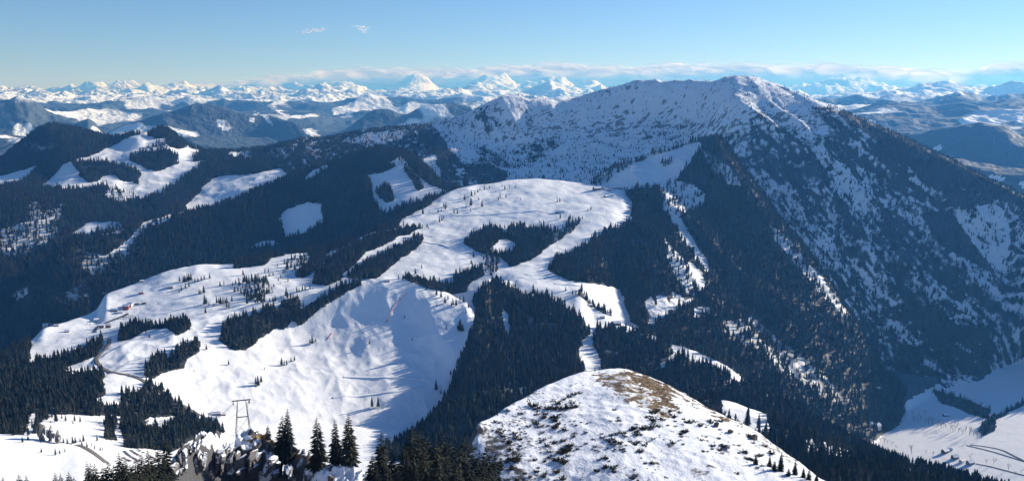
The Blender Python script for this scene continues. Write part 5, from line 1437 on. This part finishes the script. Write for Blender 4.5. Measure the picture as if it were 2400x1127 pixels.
for a in [
 (393, 990, 26, 'long white-roofed lodge at the lower car park in the dark wood', M_redwall, .5, .45, .35, 'lodge'),
 (492, 988, 24, 'broad white-roofed hall at the foot of the bare hill, left of the pylon', M_greywall, -.1, .6, .4, 'hall'),
 (505, 970, 22, 'low dark-fronted building behind the white-roofed hall', M_wood, .25, .4, .3, 'building'),
 (523, 972, 9, 'small red hut right of the low dark-fronted building', M_redwall, .6, .8, .5, 'hut'),
 (112, 766, 17, 'white-roofed farmhouse at the far left tip of the village', M_plaster, .15, .6, .4, 'farmhouse'),
 (132, 764, 9, 'barn just right of the farmhouse at the village tip', M_wood, .1, .7, .4, 'barn'),
 (157, 778, 8, 'tiny hut alone in the snow below the village tip', M_wood, .3, .9, .5, 'hut'),
 (238, 768, 9, 'tall brown house on the road bend in the village', M_wood, .4, .9, .8, 'house'),
 (254, 768, 10, 'tall brown house with a snow roof right of the one on the bend', M_wood, .2, .9, .8, 'house'),
 (226, 752, 9, 'small house above the road bend in the village', M_plaster, .5, .8, .5, 'house'),
 (268, 728, 14, 'long village building left of the centre, under the fir clump', M_wood, .1, .5, .4, 'building'),
 (282, 733, 10, 'low snow-covered house in the village centre', M_plaster, .4, .7, .4, 'house'),
 (296, 724, 12, 'tallest house of the village centre with a reddish front', M_redwall, .1, .8, .7, 'house'),
 (306, 717, 11, 'gabled house at the top of the village centre', M_plaster, -.3, .8, .5, 'house'),
 (318, 712, 12, 'long house at the upper right end of the village', M_wood, .5, .5, .4, 'house'),
 (338, 711, 8, 'hut at the right end of the village street', M_wood, .4, .8, .5, 'hut'),
 (246, 690, 7, 'small bright hut on the rim above the village', M_redwall, .2, .9, .5, 'hut'),
 (331, 688, 10, 'chalet on the slope above the village with red shutters', M_redwall, .3, .7, .5, 'chalet'),
 (333, 661, 7, 'tiny dark hut on the rim high above the village', M_wood, .3, .8, .5, 'hut'),
 (400, 674, 10, 'small low hut in the snow above the ski slope', M_wood, .2, .7, .35, 'hut'),
 (1399, 445, 18, 'alpine hut with a tree beside it on the right of the plateau', M_wood, .35, .6, .35, 'alpine hut'),
 (1412, 443, 10, 'smaller hut joined beside the alpine hut with the tree', M_wood, -.4, .8, .4, 'alpine hut'),
 (1443, 442, 30, 'long dark low alpine barn at the right end of the plateau', M_wood, .1, .3, .25, 'barn'),
 (1428, 447, 8, 'tiny shed below the long dark barn on the plateau', M_wood, .1, .8, .4, 'shed'),
 (1312, 498, 22, 'long low hut in the middle of the plateau', M_wood, .05, .35, .25, 'alpine hut'),
 (1420, 462, 8, 'little hay hut in the snow below the plateau barns', M_wood, .5, .7, .4, 'hay hut'),
 (1437, 459, 6, 'smallest hay hut right of the other one below the plateau barns', M_wood, .2, .7, .4, 'hay hut'),
 (1382, 717, 10, 'hut at the upper rim of the snowy saddle', M_wood, .4, .7, .45, 'hut'),
 (1412, 745, 9, 'chalet at the rim of the saddle beside the dark forest', M_wood, .2, .7, .5, 'chalet'),
 (1425, 738, 7, 'small white-walled house behind the chalet on the saddle rim', M_plaster, .1, .8, .6, 'house'),
 (1445, 760, 19, 'broad snow-roofed inn at the lower end of the saddle', M_wood, .25, .6, .4, 'inn'),
 (1454, 769, 12, 'low annex in front of the inn on the saddle', M_greywall, .1, .5, .35, 'annex'),
 (1637, 733, 18, 'long snow-roofed farmhouse in the clearing on the wooded spur', M_wood, .05, .4, .35, 'farmhouse'),
 (1640, 724, 11, 'upper barn behind the long farmhouse in the spur clearing', M_wood, .3, .6, .4, 'barn'),
 (1658, 726, 8, 'small hut right of the farmhouse in the spur clearing', M_plaster, .2, .8, .5, 'hut'),
 (908, 1026, 16, 'white pyramid-roofed house behind the foreground spruces, left of its twin', M_plaster, .5, .9, .45, 'house'),
 (926, 1034, 18, 'white pyramid-roofed house behind the foreground spruces, right one', M_plaster, .4, .9, .45, 'house'),
 (922, 1044, 14, 'low flat building below the two white-roofed houses', M_greywall, 0, .5, .35, 'building'),
 (1656, 944, 12, 'snow-roofed hut half hidden behind the crest of the knoll', M_wood, .3, .7, .45, 'hut'),
 (2217, 974, 13, 'small dark barn alone on the upper valley field', M_wood, .1, .6, .4, 'barn'),
 (2054, 1004, 15, 'white house at the forest edge, left end of the valley field', M_plaster, .3, .8, .7, 'house'),
 (2040, 996, 9, 'smaller house behind the white one at the forest edge', M_plaster, .1, .8, .7, 'house'),
 (2215, 1060, 14, 'dark brown farmhouse at the near edge of the valley field', M_wood, .4, .7, .5, 'farmhouse'),
 (2226, 1055, 9, 'barn behind the dark brown valley farmhouse', M_wood, -.3, .7, .5, 'barn'),
 (2238, 1074, 13, 'snow-roofed house among trees right of the valley farmhouse', M_wood, .2, .8, .5, 'house'),
 (2254, 1082, 10, 'small house second from the right in the valley hamlet', M_plaster, .5, .8, .5, 'house'),
 (2274, 1087, 15, 'grey-roofed house at the right end of the valley hamlet', M_greywall, .3, .7, .5, 'house'),
 (2058, 912, 8, 'hut at the far upper end of the valley by the forest foot', M_wood, .3, .8, .5, 'hut'),
 (906, 659, 14, 'low dark summit hut on top of the bare hill', M_wood, .2, .4, .3, 'hut'),
]:
    px, py, w, label, wall, rz, ratio, hf, cat = a
    house(px, py, w, label, wall, rz, ratio, hf, cat, rmin=1000 if py < 1040 and px < 2000 and px > 880 and py > 1000 else 600)

# lower lift tower on the saddle
x, y, z, r = hit(1434, 733, 600)
t = empty('tower', (x, y, z)); tag(t, 'slim white tower standing at the rim of the snowy saddle', 'tower')
b = MB(); b.tube((0, 0, -1), (0, 0, 8), 1.6, 1.5, 10); b.obj('shaft', M_plaster, t)
b = MB(); b.tube((0, 0, 8.003), (0, 0, 9.4), 1.9, .2, 10); b.obj('roof', M_roofsnow, t)

# cableway pylon on the outcrop -----------------------------------------
th0, te0 = ray(570, 1013)
pr_ = 287.0
px0, py0 = pr_ * math.sin(float(th0)), pr_ * math.cos(float(th0))
pz0 = ground(px0, py0)
rotp = -float(th0)
py_ = empty('cableway_pylon', (px0, py0, pz0), rotp)
tag(py_, 'grey steel cableway pylon with slanting legs on the rock outcrop', 'pylon')
PH = CAM_H + float(ray(570, 938)[1]) * pr_ - pz0
for sx in (-1, 1):
    for dy in (-1, 1):
        bx = sx * 2.25 + (.35 * sx if dy > 0 else -.1 * sx)
        b = MB(); b.tube((bx, dy * 1.3, -1.2), (sx * 1.28, dy * .25, PH), .115, .09, 6)
        leg = b.obj('leg', M_steel, py_)
b = MB(); b.box(-2.9, 2.75, -.22, .22, PH + .002, PH + .26); b.obj('crossbeam', M_steel, py_)
b = MB(); b.box(-1.62, 1.62, -.14, .14, PH * .53, PH * .53 + .24); b.obj('middle_beam', M_steel, py_)
for z0, z1, s in ((.10, .50, 1), (.02, .28, -1)):
    b = MB(); b.tube((-1.75 * s, .5, PH * z0), (1.5 * s, .3, PH * z1), .05, n=5); b.obj('brace', M_steel, py_)
for x_ in (-2.6, 2.45):
    b = MB(); b.box(x_ - .09, x_ + .09, -.5, .5, PH - .9, PH); b.tube((x_ - .12, -.5, PH - .85), (x_ + .12, -.5, PH - .85), .22, n=10); b.tube((x_ - .12, .5, PH - .85), (x_ + .12, .5, PH - .85), .22, n=10)
    b.obj('sheave', M_steel, py_)
b = MB(); b.tube((.75, 0, PH + .262), (.75, 0, PH + 1.5), .05, n=5); b.obj('mast', M_steel, py_)
b = MB(); b.tube((2.15, 0, PH - .1), (1.75, .1, PH - 2.6), .07, n=5); b.tube((2.15, 0, PH - .4), (2.6, 0, PH - 1.6), .05, n=5); b.obj('ladder_rail', M_steel, py_)

# carrying cables down to the valley station
sx_, sy_, sz_, sr_ = hit(330, 1050, 900)
for i, off in enumerate((-2.6, 2.45)):
    a = Vector((px0 + off * math.cos(rotp), py0 + off * math.sin(rotp), pz0 + PH + .02 if False else pz0 + PH - .63))
    e = Vector((sx_ + off, sy_, sz_ + 8))
    pts = []
    for k in range(41):
        t_ = k / 40
        p = a.lerp(e, t_); p.z -= 18 * 4 * t_ * (1 - t_)
        pts.append(p)
    b = MB(); b.path(pts, .045, 4)
    tag(b.obj('cable', M_steel), ['left carrying cable running from the pylon down to the valley', 'right carrying cable running from the pylon down to the valley'][i], 'cable')

# chamois beside the pylon ----------------------------------------------
ax, ay, az, ar = hit(601, 1017, 240, 320)
M_fur = plain('dark_fur', (.035, .027, .022), .9, .3, 6)
sk = [((-.62, 0, .30), .07), ((-.50, 0, .42), .10), ((-.34, 0, .66), .13), ((-.18, 0, .84), .19), ((.12, 0, .90), .20), ((.38, 0, .88), .19), ((.50, 0, .80), .10), ((.58, 0, .66), .04),
      ((-.20, .11, .52), .075), ((-.22, .11, .26), .045), ((-.20, .11, .02), .04), ((-.20, -.11, .52), .075), ((-.16, -.11, .26), .045), ((-.18, -.11, .02), .04),
      ((.40, .12, .58), .10), ((.46, .12, .32), .05), ((.40, .12, .02), .04), ((.40, -.12, .58), .10), ((.50, -.12, .32), .05), ((.44, -.12, .02), .04),
      ((-.50, .05, .56), .025), ((-.44, .06, .70), .012), ((-.50, -.05, .56), .025), ((-.44, -.06, .70), .012)]
ed = [(0, 1), (1, 2), (2, 3), (3, 4), (4, 5), (5, 6), (6, 7), (3, 8), (8, 9), (9, 10), (3, 11), (11, 12), (12, 13), (5, 14), (14, 15), (15, 16), (5, 17), (17, 18), (18, 19), (1, 20), (20, 21), (1, 22), (22, 23)]
me = bpy.data.meshes.new('chamois'); me.from_pydata([p for p, _ in sk], ed, []); me.materials.append(M_fur)
ch = link(bpy.data.objects.new('chamois', me))
sm = ch.modifiers.new('skin', 'SKIN'); ch.modifiers.new('smooth', 'SUBSURF').levels = 1
sv = me.skin_vertices if len(me.skin_vertices) else None
if sv is None:
    me.attributes  # the skin layer is made by the modifier on first use
    import bmesh
    bm = bmesh.new(); bm.from_mesh(me); bm.verts.layers.skin.verify(); bm.to_mesh(me); bm.free()
    sv = me.skin_vertices
for i, (_, rad) in enumerate(sk): sv[0].data[i].radius = (rad, rad)
sv[0].data[4].use_root = True
ch.location = (ax, ay, az - .02); ch.rotation_euler = (0, 0, -float(th0))
tag(ch, 'dark chamois grazing on the outcrop beside the pylon foot', 'animal')

# lift masts on the plateau and one on the meadow ------------------------
def lift_mast(px, py, h, label):
    x, y, z, r = hit(px, py, 600)
    b = MB(); b.tube((0, 0, -1), (0, 0, h), .28, .2, 6); b.box(-1.6, 1.6, -.15, .15, h, h + .3); b.box(-1.6, -1.2, -.5, .5, h - .4, h - .002); b.box(1.2, 1.6, -.5, .5, h - .4, h - .002)
    o = b.obj('lift_mast', M_steel); o.location = (x, y, z)
    tag(o, label, 'mast', 'ski lift masts')
lift_mast(1422, 504, 12, 'ski lift mast furthest up the piste on the plateau')
lift_mast(1383, 519, 11, 'ski lift mast on the piste, second from the top')
lift_mast(1350, 538, 11, 'ski lift mast on the piste below a small dark strip of trees')
lift_mast(1262, 583, 11, 'lowest ski lift mast on the narrow part of the piste')
lift_mast(911, 987, 8, 'thin mast standing in the snow at the foot of the bare hill')

# red safety net on the bare hill ----------------------------------------
def net_fence(pts, label):
    a = survey_line(pts, 1000)
    z = height(a[:, 0], a[:, 1]) + CAM_H
    root = empty('safety_net', (a[0, 0], a[0, 1], z[0]))
    tag(root, label, 'fence')
    P = [Vector((a[i, 0], a[i, 1], z[i])) - root.location for i in range(len(a))]
    b = MB()
    for p, q in zip(P[:-1], P[1:]):
        s = Vector((.04, .04, 0)); u = Vector((0, 0, .35)); w_ = Vector((0, 0, 1.4))
        b.add([p + u - s, q + u - s, q + w_ - s, p + w_ - s, p + u + s, q + u + s, q + w_ + s, p + w_ + s], [(0, 1, 2, 3), (7, 6, 5, 4), (3, 2, 6, 7), (0, 4, 5, 1)])
    b.obj('net', M_rednet, root)
    for p in P[::2]:
        b = MB(); b.tube(p + Vector((.1, .1, -.3)), p + Vector((.1, .1, 2.3)), .06, n=5); b.obj('post', M_steel, root)
net_fence([(908, 752), (913, 740), (922, 722), (932, 708), (942, 698), (956, 686)], 'red safety net running down the face of the bare hill')
net_fence([(768, 796), (774, 788), (780, 780)], 'short red safety net low on the left face of the bare hill')

# parked cars --------------------------------------------------------------
M_paint, nt, bb = new_mat('car_paint')
oi = N(nt, 'ShaderNodeObjectInfo'); cr_ = N(nt, 'ShaderNodeValToRGB'); nt.links.new(oi.outputs['Random'], cr_.inputs[0])
cr_.color_ramp.interpolation = 'CONSTANT'
els = [(0, (.62, .62, .62, 1)), (.25, (.30, .31, .32, 1)), (.45, (.03, .03, .035, 1)), (.62, (.03, .05, .13, 1)), (.76, (.32, .04, .035, 1)), (.86, (.70, .70, .68, 1))]
while len(cr_.color_ramp.elements) < len(els): cr_.color_ramp.elements.new(.5)
for e, (p, c) in zip(cr_.color_ramp.elements, els): e.position = p; e.color = c
nt.links.new(cr_.outputs[0], bb.inputs['Base Color']); bb.inputs['Roughness'].default_value = .3
M_tyre = plain('tyre', (.02, .02, .02), .9, .2, 4)
def car_mesh():
    b = MB()
    prof = [(-2.1, .35), (-2.15, .75), (-1.9, .95), (-1.2, 1.0), (1.0, .98), (1.9, .85), (2.15, .7), (2.15, .35)]
    n = len(prof)
    v = [(x, s * .86, z) for s in (-1, 1) for x, z in prof]
    b.add(v, [tuple(range(n)), tuple(range(2 * n - 1, n - 1, -1))] + [(i, n + i, n + (i + 1) % n, (i + 1) % n) for i in range(n)], 0)
    cab = [(-1.75, 1.0), (-1.3, 1.42), (.2, 1.45), (1.0, 1.003)]
    v = [(x, s * (.8 if z < 1.1 else .66), z) for s in (-1, 1) for x, z in cab]
    b.add(v, [(0, 1, 2, 3), (7, 6, 5, 4), (0, 4, 5, 1), (2, 6, 7, 3)], 1)
    b.add([(-1.3, -.66, 1.423), (-1.3, .66, 1.423), (.2, .66, 1.453), (.2, -.66, 1.453)], [(0, 3, 2, 1)], 0)
    for x in (-1.35, 1.35):
        for s in (-1, 1):
            b.tube((x, s * .70, .32), (x, s * .89, .32), .32, n=8, mi=2)
    me = bpy.data.meshes.new('parked_car'); me.from_pydata(b.v, [], b.f)
    for m_ in (M_paint, M_glass, M_tyre): me.materials.append(m_)
    me.polygons.foreach_set('material_index', b.m); me.update()
    return me
CAR = car_mesh()
def car_row(p0, p1, label, group, gap=2.9, turn=1.57):
    a = hit(*p0, 700); b = hit(*p1, 700)
    d = math.dist(a[:2], b[:2]); n = max(2, int(d / gap)); ang = math.atan2(b[1] - a[1], b[0] - a[0])
    for i in range(n):
        if rr.random() < .12: continue
        t_ = i / max(1, n - 1)
        x, y = a[0] + (b[0] - a[0]) * t_, a[1] + (b[1] - a[1]) * t_
        o = link(bpy.data.objects.new('parked_car', CAR))
        o.location = (x, y, ground(x, y) + .03); o.rotation_euler = (0, 0, ang + turn + rr.uniform(-.06, .06))
        tag(o, label, 'car', group)
car_row((291, 1058), (324, 1082), 'parked car in the longest row of the lower left car park', 'cars in the longest row')
car_row((307, 1056), (328, 1069), 'parked car in the second row of the lower left car park', 'cars in the second row')
car_row((324, 1055), (342, 1064), 'parked car in the short upper row of the lower left car park', 'cars in the short row')
car_row((351, 1068), (362, 1076), 'parked car in the right row of the lower left car park', 'cars in the right row')
car_row((288, 1073), (304, 1081), 'parked car in the front row of the lower left car park', 'cars in the front row')
car_row((335, 999), (346, 986), 'parked car at the left edge of the car park by the lodge', 'cars left of the lodge')
car_row((342, 1001), (386, 999), 'parked car in the front row of the car park by the lodge', 'cars before the lodge')
car_row((352, 996), (378, 993), 'parked car in the back row of the car park by the lodge', 'cars behind by the lodge')
car_row((272, 748), (312, 744), 'parked car in the oval car park of the village', 'cars in the village oval', 4.0)
car_row((284, 744), (318, 738), 'parked car in the upper row of the oval village car park', 'cars in the upper village row', 4.0)
car_row((205, 760), (234, 756), 'parked car in the row above the village road bend', 'cars above the road bend', 4.0)
print('built things', round(time.time() - T0, 1))
# ------------------------------------------------------------------ clouds beyond the far range
def cloud_mat(name, size, thresh, gain, power, most):
    m = bpy.data.materials.new(name)
    m.use_nodes = True
    nt = m.node_tree
    nt.nodes.remove(nt.nodes['Principled BSDF'])
    out = nt.nodes['Material Output']
    dif = nt.nodes.new('ShaderNodeBsdfDiffuse'); dif.inputs[0].default_value = (.93, .94, .96, 1)
    trl = nt.nodes.new('ShaderNodeBsdfTranslucent'); trl.inputs[0].default_value = (.95, .95, .96, 1)
    tr = nt.nodes.new('ShaderNodeBsdfTransparent')
    mx1 = nt.nodes.new('ShaderNodeMixShader'); mx1.inputs[0].default_value = .65
    nt.links.new(dif.outputs[0], mx1.inputs[1]); nt.links.new(trl.outputs[0], mx1.inputs[2])
    mx2 = nt.nodes.new('ShaderNodeMixShader')
    g_ = nt.nodes.new('ShaderNodeNewGeometry')
    nz1 = noise(nt, 1 / size, 6, .62, g_.outputs['Position'])
    lw = nt.nodes.new('ShaderNodeLayerWeight'); lw.inputs[0].default_value = .5
    fac = math_(nt, 'POWER', math_(nt, 'SUBTRACT', 1.0, lw.outputs['Facing']), power)
    al = math_(nt, 'MULTIPLY', fac, math_(nt, 'MULTIPLY', math_(nt, 'SUBTRACT', nz1, thresh), gain, True))
    al = math_(nt, 'MULTIPLY', math_(nt, 'MULTIPLY', al, 1.0, True), most, True)
    nt.links.new(al, mx2.inputs[0]); nt.links.new(tr.outputs[0], mx2.inputs[1]); nt.links.new(mx1.outputs[0], mx2.inputs[2])
    nt.links.new(mx2.outputs[0], out.inputs['Surface'])
    return m
M_cloud = cloud_mat('cloud', 1800.0, .06, 2.8, .85, .46)
M_wisp = cloud_mat('thin_cloud', 700.0, .15, 2.2, 1.2, .5)

def puff_mesh(name, puffs, seed, mat=None):
    """many lumpy puffs joined into one cloud: (x, y, z, rx, ry, rz)"""
    import bmesh
    bm = bmesh.new(); bmesh.ops.create_icosphere(bm, subdivisions=3, radius=1)
    base = np.array([v.co[:] for v in bm.verts]); fc = [tuple(v.index for v in f.verts) for f in bm.faces]; bm.free()
    V, F = [], []
    for i, (x, y, z, rx, ry, rz) in enumerate(puffs):
        n = fbm(base[:, 0] * 1.6 + 7.1 * i + base[:, 1], base[:, 2] * 1.6 + 3.3 * i, 4, seed)
        p = base * (.62 + .85 * n)[:, None] * np.array([rx, ry, rz]) + np.array([x, y, z])
        o = len(V); V += [tuple(q) for q in p]; F += [tuple(a + o for a in f) for f in fc]
    me = bpy.data.meshes.new(name); me.from_pydata(V, [], F); me.materials.append(mat or M_cloud)
    me.polygons.foreach_set('use_smooth', [True] * len(F)); me.update()
    return me

CY = 56000.0
def cloud_at(px, py, y=CY):
    th, te = ray(px, py); r = y / math.cos(float(th))
    return r * math.sin(float(th)), y, CAM_H + r * float(te)
cr2 = random.Random(77)
top = [(-150, 222), (200, 212), (280, 208), (330, 200), (420, 201), (480, 196), (560, 191), (640, 184), (700, 181), (760, 181), (800, 169), (835, 163), (880, 170), (930, 168), (1000, 168), (1100, 164), (1180, 159), (1260, 157), (1380, 158), (1500, 157), (1650, 158), (1720, 157), (1790, 155), (1860, 165), (1900, 163), (1970, 156), (2050, 165), (2200, 173), (2290, 171), (2330, 155), (2420, 152), (2600, 158)]
tx, ty = [p[0] for p in top], [p[1] for p in top]
puffs = []
px = 250.0
while px < 2700:
    t_ = float(np.interp(px, tx, ty))
    thick = 216 - t_
    for k in range(8):
        q = cr2.uniform(.25, 1.0)
        py = t_ + 7 + (1 - q) * thick * 1.0
        x, y, z = cloud_at(px + cr2.uniform(-14, 14), py, CY + cr2.uniform(-1500, 2500))
        s = cr2.uniform(.7, 1.25)
        puffs.append((x, y, z, 1250 * s, 900 * s, min(430, 27 * max(5, thick * .42)) * s))
    px += 17
tag(link(bpy.data.objects.new('cloud_bank', puff_mesh('cloud_bank', puffs, 5))), 'long bank of white cloud lying behind the high snowy peaks', kind='stuff')

def wisp(pts, label, seed):
    ps = []
    for px, py, rx, rz in pts:
        x, y, z = cloud_at(px, py, 53500)
        ps.append((x, y, z, rx * 26.0, 500, rz * 26.0))
    tag(link(bpy.data.objects.new('wispy_cloud', puff_mesh('wispy_cloud', ps, seed, M_wisp))), label, 'cloud')
wisp([(705, 77, 9, 2.2), (718, 75, 12, 3.2), (730, 73, 12, 4.2), (742, 71, 12, 4.6), (752, 69, 10, 3.4), (760, 68, 6, 2)], 'brighter left one of the two wispy clouds in the blue sky', 3)
wisp([(830, 62, 9, 1.8), (845, 63, 12, 2.6), (856, 65, 9, 2.6), (848, 70, 12, 3.2), (856, 76, 8, 3)], 'fainter right one of the two wispy clouds in the blue sky', 9)
# ------------------------------------------------------------------ air
def haze_box():
    mb = MB()
    zmin = float(Z.min()) + CAM_H - 1.5
    mb.box(-44000, 44000, -3000, 50500, zmin - 1, CAM_H + 1050)
    m = bpy.data.materials.new('thin_air')
    m.use_nodes = True
    nt = m.node_tree
    nt.nodes.remove(nt.nodes['Principled BSDF'])
    pv = nt.nodes.new('ShaderNodeVolumePrincipled')
    pv.inputs['Color'].default_value = HAZE_COL
    pv.inputs['Absorption Color'].default_value = (1, 1, 1, 1)
    pv.inputs['Density'].default_value = HAZE_D
    pv.inputs['Anisotropy'].default_value = .25
    nt.links.new(pv.outputs[0], nt.nodes['Material Output'].inputs['Volume'])
    tag(mb.obj('haze', m), kind='stuff')
haze_box()
